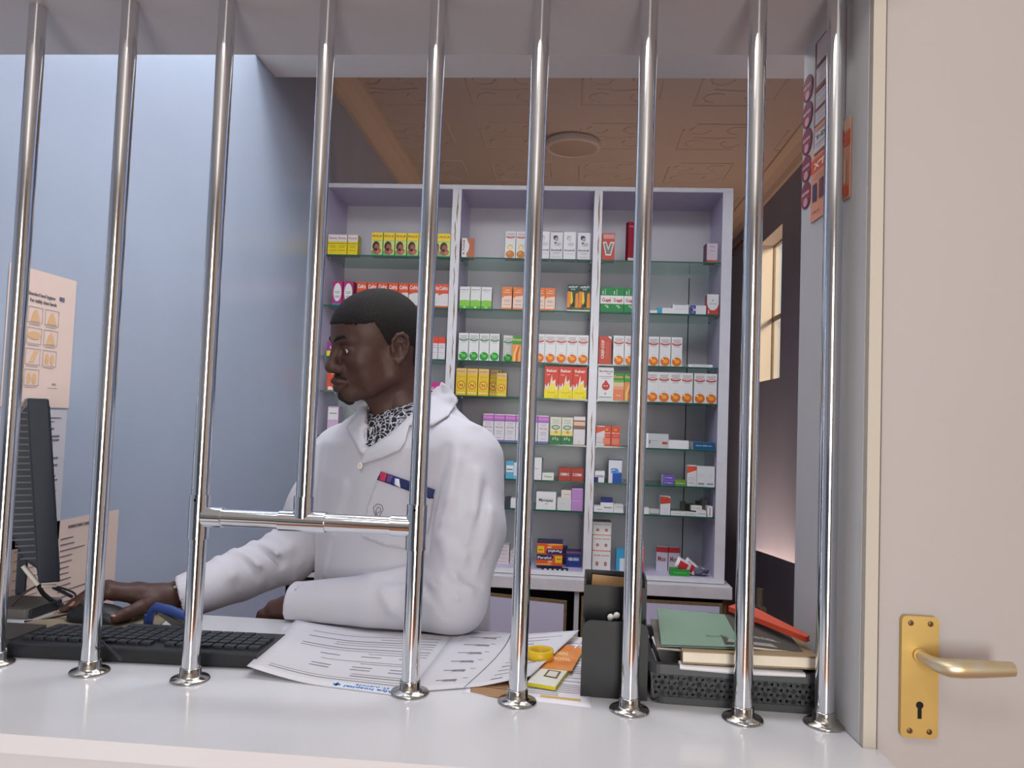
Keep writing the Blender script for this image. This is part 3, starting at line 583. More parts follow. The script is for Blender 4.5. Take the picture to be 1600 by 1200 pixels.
# second shelf right bay: low packets
small(1014, 1027, 5, 2, 2, pc(226, 226, 220), pc(90, 160, 90), 'flat white and green packet behind the seventh bar on second shelf', None, d=.05)
small(1027, 1051, 9, 2, 2, W2, W2, 'low white packet with a bright cyan end on the second shelf', None, None, [(pc(50, 160, 190), 0, 0, .32, 1)], d=.06)
small(1051, 1076, 15, 2, 2, W2, G2, 'plain white box with a dark top edge on the second shelf', None, None, [(GY, .1, .93, .9, .98), (G2, .15, .5, .85, .54)], d=.06)
small(1079, 1103, 14, 2, 2, W2, W2, 'white box with a navy patterned end on the second shelf', 'a', W2, [(NAVY, 0, 0, .34, 1), (pc(110, 120, 190), .08, .1, .26, .4), (pc(110, 120, 190), .08, .6, .26, .9)], d=.06)
small(1076, 1113, 4.5, 3, 2, W2, G2, 'flat white packet with dark lettering at the right of third shelf', 'dispersible', pc(60, 60, 66), d=.05)
# sixth shelf
small(789.5, 801.5, 27, 6, 1, pc(90, 176, 206), pc(170, 210, 224), 'light blue and white carton beside the shoulder of the white coat', None, None, [(W2, .05, .38, 1, .76), (pc(40, 90, 140), .1, .5, .9, .56)])
small(801.5, 815, 25, 6, 1, pc(206, 220, 228), pc(120, 180, 206), 'pale blue carton just left of the sixth bar, sixth shelf', None, None, [(pc(120, 180, 210), 0, 0, 1, .2)])
small(830, 845.5, 34, 6, 1, W2, G2, 'tall plain white carton just right of the sixth bar', None, None, [(GY, .1, .5, .7, .52)], rz=R(-5))
small(846.5, 865, 11, 6, 1, pc(226, 228, 214), G2, 'low off-white box between the tall white and the brick red boxes', 'Tabs', pc(110, 140, 100))
for i, x in enumerate((872.5, 892)):
    small(x, x + 18.8, 20, 6, 1, pc(176, 62, 44), pc(150, 52, 40), 'brick red box with white lettering, %s of the pair on the sixth shelf' % ('left', 'right')[i], ('CORIN C', 'C CORIN')[i], W2, group='brick red boxes on the sixth shelf')
small(925, 940, 8, 6, 2, W2, NAVY, 'lower white and navy box of the small stack, sixth shelf', None, None, [(NAVY, 0, 0, .38, 1)], d=.06)
o_ = small(925.5, 941, 9, 6, 2, W2, G2, 'upper white box of the small stack, sixth shelf', None, None, [(GY, .1, .1, .9, .3)], d=.05, z=zs[5] + 8 * PX + .001)
small(950.5, 971, 37, 6, 2, pc(222, 222, 228), pc(190, 190, 206), 'tall white carton with a slanted royal blue lower half', 'a', pc(90, 140, 200), [(pc(20, 80, 164), .3, 0, 1, .44), (pc(34, 50, 110), 0, .95, 1, 1), (pc(20, 80, 164), .3, .44, .7, .5)], d=.06)
for i in (0, 1):
    small(1036, 1053, 7.6, 6, 2, PUR, W2, 'flat purple packet with white lettering, %s of the two stacked' % ('lower', 'upper')[i], 'a Tabs', W2, z=zs[5] + i * (7.8 * PX) + .0002, d=.07, group='stacked purple packets')
small(1055, 1072, 8, 6, 2, pc(110, 150, 60), pc(190, 200, 170), 'flat olive green packet beside the purple packets', 'Calc', pc(214, 222, 170), d=.07)
row('orange_slant', [1073.5], 14.6, 32, 6, 2)
for i, x in enumerate((1088.6, 1103.4)):
    small(x, x + 14, 31, 6, 2, pc(222, 220, 220), G2, 'white carton with a barcode at its foot, %s of the pair at the right end' % ('left', 'right')[i], None, None, [(GY, .15, .1, .85, .19), (G2, .2, .5, .8, .52), (G2, .2, .6, .8, .62)], group='barcode cartons on the sixth shelf')
# lowest glass shelf
small(788, 797, 16, 7, 1, pc(60, 66, 80), pc(50, 56, 70), 'dark grey box close to the coat sleeve on the lowest shelf', None)
small(797, 812, 15, 7, 1, W2, G2, 'white box with a black corner on the lowest shelf, middle bay', None, None, [(pc(30, 30, 40), .5, .3, 1, 1)])
small(837, 868, 27, 7, 1, W2, G2, 'wide white box with a small orange triangle on the lowest shelf', 'Myospaz', pc(60, 60, 66), [(pc(214, 150, 120), .46, .3, .56, .36), (G2, .1, .62, .9, .64)], d=.09)
small(870, 892, 19, 7, 1, pc(214, 212, 208), G2, 'plain light grey box under the peach box', None, None, [(G2, .1, .5, .6, .55)], d=.08)
small(876, 891.5, 12, 7, 1, pc(230, 214, 206), G2, 'small peach white box on top of the light grey box', None, None, [(pc(190, 160, 150), .3, .4, .8, .5)], z=zs[6] + 19.2 * PX, d=.06)
for i in (0, 1):
    small(892.3, 909.8, 17.3, 7, 1, pc(188, 136, 196), pc(166, 112, 176), 'lilac box, %s of the two stacked against the divider' % ('lower', 'upper')[i], None, None, [(pc(204, 160, 212), .05, .86, .95, .95)], z=zs[6] + i * (17.6 * PX) + .0002, group='stacked lilac boxes')
small(922, 938, 9, 7, 2, W2, G2, 'low white packet against the divider on the lowest shelf', None, None, [(GY, .3, .4, .8, .5)])
small(938, 958, 15, 7, 2, W2, G2, 'white box with a curved corner under the navy box', 'Alumi', pc(70, 80, 90), d=.06)
small(939, 957, 6, 7, 2, NAVY, pc(60, 76, 140), 'thin navy blue packet on the curved white box', None, z=zs[6] + 15.2 * PX, d=.05)
small(958.5, 974, 6, 7, 2, W2, GY, 'lower of two flat white packets left of the seventh bar', None)
small(958.5, 973.5, 6.4, 7, 2, pc(222, 220, 216), GY, 'upper of two flat white packets left of the seventh bar', 'Tabs', GY, z=zs[6] + 6.2 * PX)
small(1004, 1014.5, 9, 7, 2, W2, G2, 'small white box just right of the seventh bar, lowest shelf', None)
small(1015, 1031, 6, 7, 2, pc(214, 208, 204), G2, 'flat grey white packet left of the red topped carton', None, y=CY + .05)
carton('rt', 1031.5, 1047, 28, 7, 2, des=('', pc(222, 220, 224), G2, [('p', pc(196, 66, 42), [(0, .58), (1, .64), (1, .9), (.8, .98), (0, 1)]), ('r', G2, .2, .3, .8, .32)]), label='white carton with a rust red top standing upright on the lowest shelf')
for i, (a, b, h) in enumerate(((1048, 1067, 6), (1067, 1087, 6))):
    small(a, b, h, 7, 2, pc(222, 220, 214), G2, 'long flat white packet, %s of two in a line on the lowest shelf' % ('left', 'right')[i], 'Inj 10ml', GY, d=.03, rz=R(-3 + 5 * i))
small(1087.5, 1103.5, 8.5, 7, 2, W2, G2, 'low white box at the right of the flat packets', 'Gel', GY)
small(1080, 1096.5, 7, 7, 2, pc(232, 226, 216), G2, 'small cream packet lying on top of the white boxes', 'Drops', GY, z=zs[6] + 8.7 * PX, d=.04)
small(1105, 1113.5, 15.5, 7, 2, W2, G2, 'slim upright white box at the right end, lowest shelf', None, None, [(pc(190, 140, 110), .4, .1, .6, .9)])
for i, (a, b, h, c, yy, ln) in enumerate(((1062, 1070, 17, pc(110, 114, 100), .12, 'leaning olive grey'), (1071, 1084, 13, pc(96, 92, 90), .15, 'dark grey'), (1086, 1097, 17, pc(120, 108, 104), .18, 'brown grey'), (1099, 1108, 22, pc(176, 172, 168), .14, 'pale grey'))):
    small(a, b, h, 7, 2, c, c, '%s small box in the clutter behind the white packets' % ln, None, y=CY + yy, rz=R((-14, 6, -8, 10)[i]), d=.03)
# cabinet floor
def flat_stack(px0, px1, n, hpx, label, y, **k):
    for i in range(n):
        small(px0, px1, hpx, 8, 1, pc(226, 216, 214), pc(214, 196, 190), '%s, %s from the bottom' % (label, ORD[i]), 'Tabs', pc(190, 130, 120), y=y, z=ZB + i * (hpx * y / F + .0006), d=.07, group=label, **k)
flat_stack(774.5, 794.5, 5, 5.6, 'flat white box in the taller stack beside the coat', CY + .10)
flat_stack(796, 812, 3, 6.4, 'flat white box in the shorter stack by the sixth bar', CY + .12)
pf = DES['parafol']
for i in (0, 1):
    o = carton('parafol', 838, 878, 19, 8, 1, y=CY + .035, z=ZB + .008 + i * (19.3 * PX), d=.09, label='orange, navy and yellow painkiller box, %s of the two stacked' % ('lower', 'upper')[i], group='stacked painkiller boxes')
    if i:
        o.data = o.data.copy()
        cz = 19 * (CY + .035) / F / 2
        o.data.transform(Matrix.Translation((0, 0, cz)) @ Matrix.Rotation(math.pi, 4, 'Y') @ Matrix.Translation((0, 0, -cz)))
m = MB(); m.box((0, 0, 0), (.115, .03, .006), pc(30, 34, 60))
for i in range(5): m.box((.012 + i * .021, -.0006, .0005), (.022 + i * .021, .001, .0055), W2)
p = P(846, 888, y=CY + .012); tag(m.build('blister_pack', loc=(p[0], CY + .008, ZB + .0002)), 'dark flat strip with white dashes under the painkiller boxes', 'blister pack')
small(872, 886, 26, 8, 1, pc(52, 50, 96), pc(46, 60, 130), 'dark navy box half hidden behind the orange painkiller boxes', 'C', pc(200, 90, 80), y=CY + .16, d=.05)
small(884, 907, 24, 8, 1, pc(34, 58, 132), pc(120, 60, 80), 'navy blue box with white code standing beside the divider', 'HBI-NNH', W2, [(pc(150, 90, 100), 0, .86, 1, 1)], y=CY + .10, d=.07)
WC = ('white carton', WHT, pc(222, 150, 116), [('r', pc(210, 120, 80), 0, 0, 1, .06), ('e', pc(176, 90, 70), .5, .4, .15, .11), ('e', pc(214, 150, 130), .5, .4, .06, .05), ('t', pc(180, 110, 100), 'Amoxiclav', .12, .78, .08, .76)])
for t_, (zz, hp, yy) in enumerate(((0, 31, .02), (31.4, 23, .03), (54.8, 20, .05))):
    for j in (0, 1):
        carton('wc%d' % t_, 921.5 + 16.3 * j, 937 + 16.3 * j, hp, 8, 2, des=WC, y=CY + yy, z=ZB + zz * PX + .0003, d=.10,
               label='white and orange carton, %s column, %s tier beside the right divider' % (('left', 'right')[j], ('bottom', 'middle', 'top')[t_]), group='white cartons stacked in three tiers')
small(962, 975, 34, 8, 2, pc(60, 160, 200), pc(40, 130, 180), 'cyan blue carton with a white panel behind the seventh bar', None, None, [(pc(214, 226, 230), .45, .05, 1, .62)], y=CY + .04)
small(1000, 1006, 36, 8, 2, pc(206, 90, 80), W2, 'thin pink red carton edge right of the seventh bar, cabinet floor', None, y=CY + .06, d=.02)
for i, x in enumerate((1025, 1044)):
    small(x, x + 17.5, 36, 8, 2, pc(206, 200, 210), pc(170, 120, 130), 'white carton with a red top, %s of the pair behind the red sachets' % ('left', 'right')[i], 'Mox', pc(170, 80, 80), [(pc(196, 50, 52), 0, .78, 1, 1)], y=CY + .12, d=.05, rz=R((-10, 4)[i]), group='red topped cartons on the cabinet floor')
small(1048, 1077, 10, 8, 2, pc(52, 160, 60), pc(40, 130, 50), 'low bright green box on the cabinet floor, right bay', 'Tablets', pc(110, 200, 110), y=CY + .02, d=.05)
for i, (x, zz, ry, t_) in enumerate(((1068, .035, 28, 'upper left'), (1080, .028, 40, 'lower right'))):
    m = MB(); n = 10; vs = []; W_, H_ = .066, .045
    for sgn in (1, -1):
        for a in range(n + 1):
            for b in range(n + 1):
                u, v = a / n, b / n; vs.append(((u - .5) * W_, sgn * -.008 * (math.sin(math.pi * u) * math.sin(math.pi * v)) ** .5 + .001 * math.sin(9 * u + 5 * v), (v - .5) * H_))
    fr = []; fw = []
    for a in range(n):
        for b in range(n):
            q = (a * (n + 1) + b, (a + 1) * (n + 1) + b, (a + 1) * (n + 1) + b + 1, a * (n + 1) + b + 1)
            (fr if 2 <= a < 8 and b < 7 else fw).append(q); fw.append(tuple(j + (n + 1) ** 2 for j in reversed(q)))
    m.add(vs, fr, pc(190, 44, 48, .3), True); m.add(vs, fw, pc(224, 214, 214, .3), True)
    p = P(x, 878, y=CY + .03); s = m.build('medicine_sachet', loc=(p[0], CY + .035 + .012 * i, ZB + zz + .012))
    s.rotation_euler = (R(-25), R(ry), 0); tag(s, 'shiny red and white sachet, %s of the two crossed on the cabinet floor' % t_, 'sachet', 'red and white sachets')
rnd = random.Random(3); m = MB(); n = 16; vs = []; 
for i in range(n + 1):
    for j in range(n):
        th = math.pi * i / n; ph = 2 * math.pi * j / n; r_ = 1 + rnd.uniform(-.22, .22)
        vs.append((.036 * r_ * math.sin(th) * math.cos(ph), .022 * r_ * math.sin(th) * math.sin(ph), .015 + .015 * r_ * math.cos(th)))
m.add(vs, [(i * n + j, i * n + (j + 1) % n, (i + 1) * n + (j + 1) % n, (i + 1) * n + j) for i in range(n) for j in range(n)], mat('crumpled_grey_plastic', (110, 112, 124), .25))
p = P(1094, 900, y=CY + .05); tag(m.build('plastic_bag', loc=(p[0], CY + .05, ZB + .006)), 'small crumpled grey plastic bag beside the green box', 'bag')

# ------------------------------------------------------------------ things on the counter
ZC0 = .94
BLK = mat('black_plastic', (30, 31, 35), .42, noise=.05, scale=20); BLK2 = mat('black_key_plastic', (38, 39, 44), .5); DKB = mat('monitor_plastic', (34, 40, 52), .38)
def rot2(x, y, a): return (x * math.cos(a) - y * math.sin(a), x * math.sin(a) + y * math.cos(a))
# keyboard, seen from behind
kb = empty('keyboard', (-.845, 1.131, ZC0), 'black computer keyboard lying behind the chrome bars, seen from its back edge', 'keyboard', rz=R(2.6))
m = MB(); m.prism([(0, .001), (.145, .001), (.145, .012), (.135, .0155), (.02, .0215), (.002, .0225), (0, .020)], 'x', 0, .385, BLK); m.build('case', kb, bevel=.0012)
kw = .0187; kt = R(-2.4)
km = MB(); km.prism([(-.0079, -.0079), (.0079, -.0079), (.0079, .0079), (-.0079, .0079)], 'z', 0, .004, BLK2)
o0 = km.build('key', kb, bevel=.0016)
first = True
for r in range(6):
    yy = .030 + r * .0190 + (.004 if r else 0); zz = .0218 - (yy - .02) * .052
    for c in range(20):
        if r == 5 and 5 < c < 11: continue
        if r == 0 and c in (6, 11): continue
        x = .014 + c * .0188
        if first: k_ = o0; first = False
        else: k_ = o0.copy(); COL.objects.link(k_); k_.parent = kb
        k_.location = (x, yy, zz); k_.rotation_euler = (kt, 0, 0)
        if r == 5 and c == 5: k_.scale = (1.0, 1, 1)
for ob in [o for o in kb.children if o.name.startswith('key')][100:]: ob['kind'] = 'stuff' if False else ''
m = MB(); m.box((.120, .121, .0165), (.210, .137, .0215), BLK2); m.build('space_bar', kb, bevel=.0012)
extra = [o for o in kb.children if o.name.startswith('key')]
for ob in extra:
    if 'kind' in ob: del ob['kind']
for ob in extra[96:]: bpy.data.objects.remove(ob)

# desk mat, mouse with cable, stapler
m = MB(); m.prism([(-.945, 1.270), (-.70, 1.277), (-.735, 1.415), (-.925, 1.405)], 'z', ZC0 + .0002, ZC0 + .004, mat('worn_tan_board', (142, 128, 108), .7, noise=.3, scale=25)); tag(m.build('mouse_mat'), 'worn tan board under the mouse, beside the keyboard', 'mouse mat')
ms = empty('computer_mouse', (-.832, 1.343, ZC0 + .004), 'black computer mouse under the dark hand on the tan board', 'mouse')
m = MB(); n1, n2 = 20, 28; vs = []
for i in range(n1 + 1):
    u = i / n1; x = -.056 + .112 * u; w = .031 * (max(0, 1 - (2 * u - 1) ** 4)) ** .5; hgt = .029 * (max(0, math.sin(math.pi * (u * .86 + .10)))) ** .6
    for j in range(n2 + 1):
        a = math.pi * j / n2; vs.append((x, w * math.cos(a), hgt * math.sin(a) ** .7))
    vs += []
fs = [(i * (n2 + 1) + j, i * (n2 + 1) + j + 1, (i + 1) * (n2 + 1) + j + 1, (i + 1) * (n2 + 1) + j) for i in range(n1) for j in range(n2)]
m.add(vs, fs, BLK, True); m.build('shell', ms)
m = MB(); m.tube([(-.052, .0, .012), (-.018, 0, .0305)], .0008, DK, 6); m.build('button_split', ms); m = MB(); m.tube([(-.028, -.003, .029), (-.028, .003, .029)], .006, mat('wheel_grey', (64, 66, 70), .5), 16); m.build('scroll_wheel', ms)
m = MB(); m.tube([(-.055, 0, .008), (-.075, -.004, .003), (-.10, -.02, -.002), (-.12, -.03, -.002)], .0018, BLK, 8); m.build('cable', ms)
NV = mat('stapler_blue', (44, 66, 128), .4); MET = mat('worn_bright_metal', (196, 190, 176), .3, .9)
stp = empty('stapler', (-.694, 1.312, ZC0), 'open blue stapler with a bare metal magazine lying behind the keyboard', 'stapler', rz=R(-8))
m = MB(); m.tube([(-.030, 0, .006), (-.028, 0, .030), (-.018, 0, .040), (.01, 0, .037), (.06, 0, .024)], [.006, .007, .0085, .0085, .0075], NV, 14); m.build('handle', stp)
m = MB(); m.box((-.036, -.009, 0), (-.028, .009, .028), NV); m.build('jaw', stp, bevel=.002)
m = MB(); m.prism([(-.01, .030), (-.008, .034), (.05, .016), (.05, .0)] + [(.046, .0), (.03, .008)], 'y', -.007, .007, MET); m.build('magazine', stp, bevel=.001)
m = MB(); m.box((-.028, -.008, .0005), (.06, .008, .004), MET); m.build('base_strip', stp, bevel=.001)
# stray thin cable lying over the keyboard
m = MB(); m.tube([Vector(P(x, y, z=z)) for x, y, z in ((128, 986, .962), (150, 994, .968), (165, 1008, .970), (178, 1020, .970), (190, 1031, .966))], .0019, BLK, 8); tag(m.build('cable'), 'thin black cable crossing over the keyboard behind the second bar', 'cable')

# monitor from behind, almost edge on
mo = empty('computer_monitor', (-.93, 1.36, ZC0), 'black flat monitor seen edge-on from behind, with ribbed vents', 'monitor', rz=R(37.5))
# local frame: y runs along the screen away from the hatch, +x is the screen side
tl = lambda z: -.050 + .036 * (.40 - z) / .33
def mbx(x0, x1, y0, y1, z0, z1, mt, mb_):
    vs = [(x0 + tl(z0), y0, z0), (x1 + tl(z0), y0, z0), (x1 + tl(z0), y1, z0), (x0 + tl(z0), y1, z0), (x0 + tl(z1), y0, z1), (x1 + tl(z1), y0, z1), (x1 + tl(z1), y1, z1), (x0 + tl(z1), y1, z1)]
    mb_.add(vs, [(0, 3, 2, 1), (4, 5, 6, 7), (0, 1, 5, 4), (1, 2, 6, 5), (2, 3, 7, 6), (3, 0, 4, 7)], mt)
m = MB(); mbx(-.014, .020, 0, .30, .062, .398, DKB, m); m.build('bezel', mo, bevel=.003)
m = MB(); mbx(.0202, .0212, 0.012, .288, .08, .385, mat('screen_glass', (12, 14, 18), .1), m); m.build('screen', mo)
m = MB(); prof = [(.085, -.014), (.105, -.036), (.15, -.050), (.31, -.050), (.35, -.040), (.385, -.014)]
vs = [(x + tl(z), .014, z) for z, x in prof] + [(x + tl(z), .286, z) for z, x in prof]; n = len(prof)
m.add(vs, [(i, i + 1, i + 1 + n, i + n) for i in range(n - 1)] + [tuple(range(n - 1, -1, -1)), tuple(range(n, 2 * n))], DKB, False); bkc = m.build('back_casing', mo, bevel=.004)
for i in range(24):
    z = .105 + i * .0115; x = np.interp(z, [p[0] for p in prof], [p[1] for p in prof]) + tl(z); m = MB()
    m.box((x - .0035, .013, z), (-.016 + tl(z), .0145, z + .0028), mat('vent_edge', (84, 86, 92), .4)); m.box((x - .0032, .0125, z), (x - .0005, .27, z + .0028), mat('vent_edge', (84, 86, 92), .4)); m.build('vent_rib', bkc)
m = MB(); m.box((-.060, .14, .014), (-.042, .16, .13), DKB); m.build('stand_neck', mo, bevel=.003)
m = MB(); m.prism(rrect(-1.06, 1.330, -.960, 1.43, .012), 'z', ZC0 + .0005, ZC0 + .017, mat('stand_grey', (96, 92, 88), .5)); sb_ = held(m.build('stand_base', bevel=.002), mo)
m = MB(); m.box((-.9598, 1.334, ZC0 + .001), (-.954, 1.418, ZC0 + .0175), BLK); held(m.build('base_strip', bevel=.002), sb_) if False else held(m.build('base_strip', bevel=.002), mo)
def wire(pts, r, mt, nm):
    q = [Vector(P(x, y, y=dd).tolist()) for x, y, dd in pts]; fine = []
    for k in range(len(q) - 1):      # Catmull-Rom through the points
        p0_, p1_, p2_, p3_ = q[max(k - 1, 0)], q[k], q[k + 1], q[min(k + 2, len(q) - 1)]
        for t in [u / 6 for u in range(6)]:
            fine.append(.5 * ((2 * p1_) + (p2_ - p0_) * t + (2 * p0_ - 5 * p1_ + 4 * p2_ - p3_) * t * t + (3 * p1_ - p0_ - 3 * p2_ + p3_) * t ** 3))
    fine.append(q[-1]); m = MB(); m.tube(fine, r, mt, 8); return held(m.build(nm), mo)
WPL = mat('cable_plug_white', (206, 200, 190), .5)
wire([(36, 884, 1.36), (46, 897, 1.365), (60, 914, 1.37)], .0045, WPL, 'plug'); wire([(66, 916, 1.375), (88, 915, 1.375)], .0030, WPL, 'plug')
wire([(60, 914, 1.37), (68, 928, 1.385), (84, 940, 1.40), (100, 948, 1.41)], .0042, BLK, 'power_cable')
wire([(84, 918, 1.375), (98, 925, 1.40), (112, 932, 1.43)], .0034, BLK, 'video_cable'); wire([(90, 917, 1.375), (106, 922, 1.40), (117, 928, 1.42), (118, 936, 1.43)], .0020, BLK, 'video_cable')
wire([(58, 915, 1.37), (36, 928, 1.36), (18, 946, 1.35), (6, 960, 1.335)], .0021, mat('cable_brown', (58, 40, 38), .5), 'side_cable')
m = MB(); m.prism(rrect(-1.02, 1.175, -.872, 1.262, .006), 'z', ZC0 + .0004, ZC0 + .014, mat('dark_brown_case', (58, 52, 50), .6)); tag(m.build('flat_case', bevel=.002), 'flat dark brown case at the left end of the keyboard', 'case')

# wall papers
PAP = mat('paper_white', (206, 204, 210), .75, noise=.02, scale=6); PINKP = mat('paper_pinkish', (232, 208, 196), .75); INK = mat('ink_grey', (120, 116, 122), .7); INKL = mat('ink_pale', (170, 160, 158), .7)
WU, WV = Vector((0, 1, 0)), Vector((0, 0, 1)); XP = XL + .0006
def wall_sheet(name, y0, y1, z0, z1, mt, label, draw, cat='notice', rot=0.0, curl=0.0):
    m = MB(); n = 8; vs = []
    for i in range(n + 1):
        for j in range(n + 1):
            u, v = i / n, j / n; vs.append((XP + .001 + curl * (u ** 2) * ((1 - v) ** 2), y0 + (y1 - y0) * u, z0 + (z1 - z0) * v))
    m.add(vs, [(i * (n + 1) + j, i * (n + 1) + j + 1, (i + 1) * (n + 1) + j + 1, (i + 1) * (n + 1) + j) for i in range(n) for j in range(n)], mt)
    # faces look to +x: U is +y reversed for outward normal
    O = Vector((XP + .0015 , y0, z0)); draw(m, O, y1 - y0, z1 - z0)
    o = m.build(name); md = o.modifiers.new('thick', 'SOLIDIFY'); md.thickness = .0004; md.offset = 0
    return tag(o, label, cat)
def rect_on(m, O, c, x0, y0, x1, y1, off=.0004): put2d(m, [(x0, y0), (x1, y0), (x1, y1), (x0, y1)], [(0, 1, 2, 3)], c, O, WU, WV, off)
def draw_poster(m, O, w, h):
    put_text(m, 'Standard hand hygiene', INK, O, WU, WV, .06, .238, .010, .0004, .085, bold=.02); put_text(m, 'For visibly clean hands', INK, O, WU, WV, .065, .224, .010, .0004, .085, bold=.02)
    put_text(m, 'WHO', mat('ink_blue', (90, 100, 130), .7), O, WU, WV, .158, .240, .011, .0004, .018)
    HC = mat('drawn_hand', (226, 184, 138), .7)
    for r_ in range(4):
        for c_ in range(2 if r_ < 3 else 1):
            x0 = .062 + c_ * .053 - (.004 * r_) * 0; y0 = .182 - r_ * .045
            for a in ((x0, y0, x0 + .045, y0 + .0008), (x0, y0 + .034, x0 + .045, y0 + .0348), (x0, y0, x0 + .0008, y0 + .034), (x0 + .0442, y0, x0 + .045, y0 + .034)): rect_on(m, O, INKL, *a)
            if (r_, c_) in ((2, 1), (3, 0)):
                for dx in (.014, .031): put2d(m, [(x0 + dx + a, y0 + .015 + b) for a, b in ell(0, 0, .0065, .012, 12)], [tuple(range(12))], HC, O, WU, WV, .0004)
            elif (r_, c_) == (1, 0): put2d(m, [(x0 + .0225 + a, y0 + .018 + b) for a, b in ell(0, 0, .020, .009, 14)], [tuple(range(14))], HC, O, WU, WV, .0004)
            elif (r_, c_) == (2, 0):
                for dx in (0, .008): put2d(m, [(x0 + .012 + dx, y0 + .005), (x0 + .017 + dx, y0 + .005), (x0 + .030 + dx, y0 + .03), (x0 + .025 + dx, y0 + .03)], [(0, 1, 2, 3)], HC, O, WU, WV, .0004)
            else: put2d(m, [(x0 + .008, y0 + .003), (x0 + .038, y0 + .003), (x0 + .032, y0 + .018), (x0 + .024, y0 + .030), (x0 + .016, y0 + .024)], [(0, 1, 2, 3, 4)], HC, O, WU, WV, .0004)
            rect_on(m, O, INKL, x0 + .004, y0 - .004, x0 + .038, y0 - .003)
    put_text(m, 'WHO', INKL, O, WU, WV, .15, .050, .005, .0004, .014); rect_on(m, O, INKL, .138, .044, .17, .0448)
wall_sheet('wall_notice', 1.484, 1.699, 1.320, 1.6165, PINKP, 'pinkish hand hygiene notice with small hand drawings on the blue wall', draw_poster)
def draw_list(m, O, w, h):
    r = random.Random(5); y = h - .018
    while y > .03:
        x = .035 + r.choice((0, 0, .02)); L_ = r.choice((.11, .13, .145, .15)); rect_on(m, O, INK, x, y, min(w - .02, x + L_), y + (.0035 if r.random() < .4 else .0015)); y -= .0085 if r.random() < .8 else .016
wall_sheet('wall_notice', 1.487, 1.694, 1.02, 1.315, PAP, 'white typed list on the wall directly behind the monitor edge', draw_list)
def draw_form(m, O, w, h):
    put_text(m, 'BUSINESS PERMIT CONDITIONS', INK, O, WU, WV, w - .20, h - .022, .007, .0004, .10)
    r = random.Random(8)
    for i in range(14): rect_on(m, O, INK, w - .225, h - .045 - i * .0135, w - .225 + r.choice((.035, .045, .05, .09, .12)), h - .045 - i * .0135 + .0022)
    for i in range(8): rect_on(m, O, INKL, .02, h - .05 - i * .02, .02 + r.choice((.05, .08)), h - .048 - i * .02)
wall_sheet('wall_notice', 1.53, 1.925, .80, 1.062, PINKP, 'wide pinkish typed sheet low on the wall behind the mouse hand', draw_form)

# papers, booklet, tape on the counter
UP = Vector((0, 0, 1))
def sheet(name, c4, mt, label, z, lift=None, draw=None, cat='paper', thick=.0003, n=14, group=None):
    """c4: near-left, near-right, far-right, far-left corners on the counter; lift(u, v) raises it"""
    A, B, C_, D_ = [np.array(p[:2]) for p in c4]; lift = lift or (lambda u, v: 0); m = MB(); vs = []
    def at(u, v, e=0):
        q = A * (1 - u) * (1 - v) + B * u * (1 - v) + C_ * u * v + D_ * (1 - u) * v
        return (q[0], q[1], z + lift(u, v) + e)
    for i in range(n + 1):
        for j in range(n + 1): vs.append(at(i / n, j / n))
    m.add(vs, [(i * (n + 1) + j, (i + 1) * (n + 1) + j, (i + 1) * (n + 1) + j + 1, i * (n + 1) + j + 1) for i in range(n) for j in range(n)], mt, True)
    def bar(c, u0, v0, u1, v1, e=.0006):
        k = max(1, int(abs(u1 - u0) * n)); 
        for q in range(k):
            ua, ub = u0 + (u1 - u0) * q / k, u0 + (u1 - u0) * (q + 1) / k; m.add([at(ua, v0, e), at(ub, v0, e), at(ub, v1, e), at(ua, v1, e)], [(0, 1, 2, 3)], c)
    def words(c, body, u, v, hh, ww, flip=True, e=.0007, turn=False):
        vs_, fs_, tw = text2d(body, .02); pts = []
        for a, b in vs_:
            a = a / tw * ww; b = b * hh
            if turn: uu, vv = u + b, v + a
            else: uu, vv = (u - a, v - b) if flip else (u + a, v + b)
            pts.append(at(uu, vv, e))
        m.add(pts, fs_, c)
    if draw: draw(bar, words)
    o = m.build(name); md = o.modifiers.new('thick', 'SOLIDIFY'); md.thickness = thick; md.offset = -1
    return tag(o, label, cat, group)
G = lambda x, y: P(x, y, z=.945)
BLU = mat('ink_letterhead_blue', (44, 96, 158), .6)
def d1(bar, words):
    bar(mat('logo_panel', (206, 216, 230), .7), .52, .012, .93, .075, .0004)
    words(BLU, 'ST. JUSTINE', .86, .074, .018, .20); words(BLU, 'Afya hospital', .90, .048, .032, .30); 
    m_ = [(.545, .02), (.575, .02), (.58, .05), (.56, .065), (.54, .05)]
    bar(BLU, .545, .018, .56, .062); bar(BLU, .53, .03, .575, .048)
    r = random.Random(2)
    bar(INK, .1, .105, .93, .109); bar(INKL, .1, .135, .95, .138)
    for i, v in enumerate((.17, .20, .26, .30, .36, .39, .47, .52, .56, .60, .66, .70, .74, .79, .84)):
        if i in (2, 3, 6): 
            for u in (.30, .55, .78): bar(INK, u, v, u + .12, v + .006)
        else: bar(INKL if i % 3 else INK, .93 - r.choice((.35, .6, .78)), v, .93, v + .006)
sheet('paper_sheet', [G(385, 1052), G(640, 1085), G(716, 985), G(462, 978)], PAP, 'white letterheaded paper sheet with blue hospital heading, beside the keyboard', .9412, lambda u, v: .0145 * max(0, 1 - u * 2.2) ** 1.5, d1)
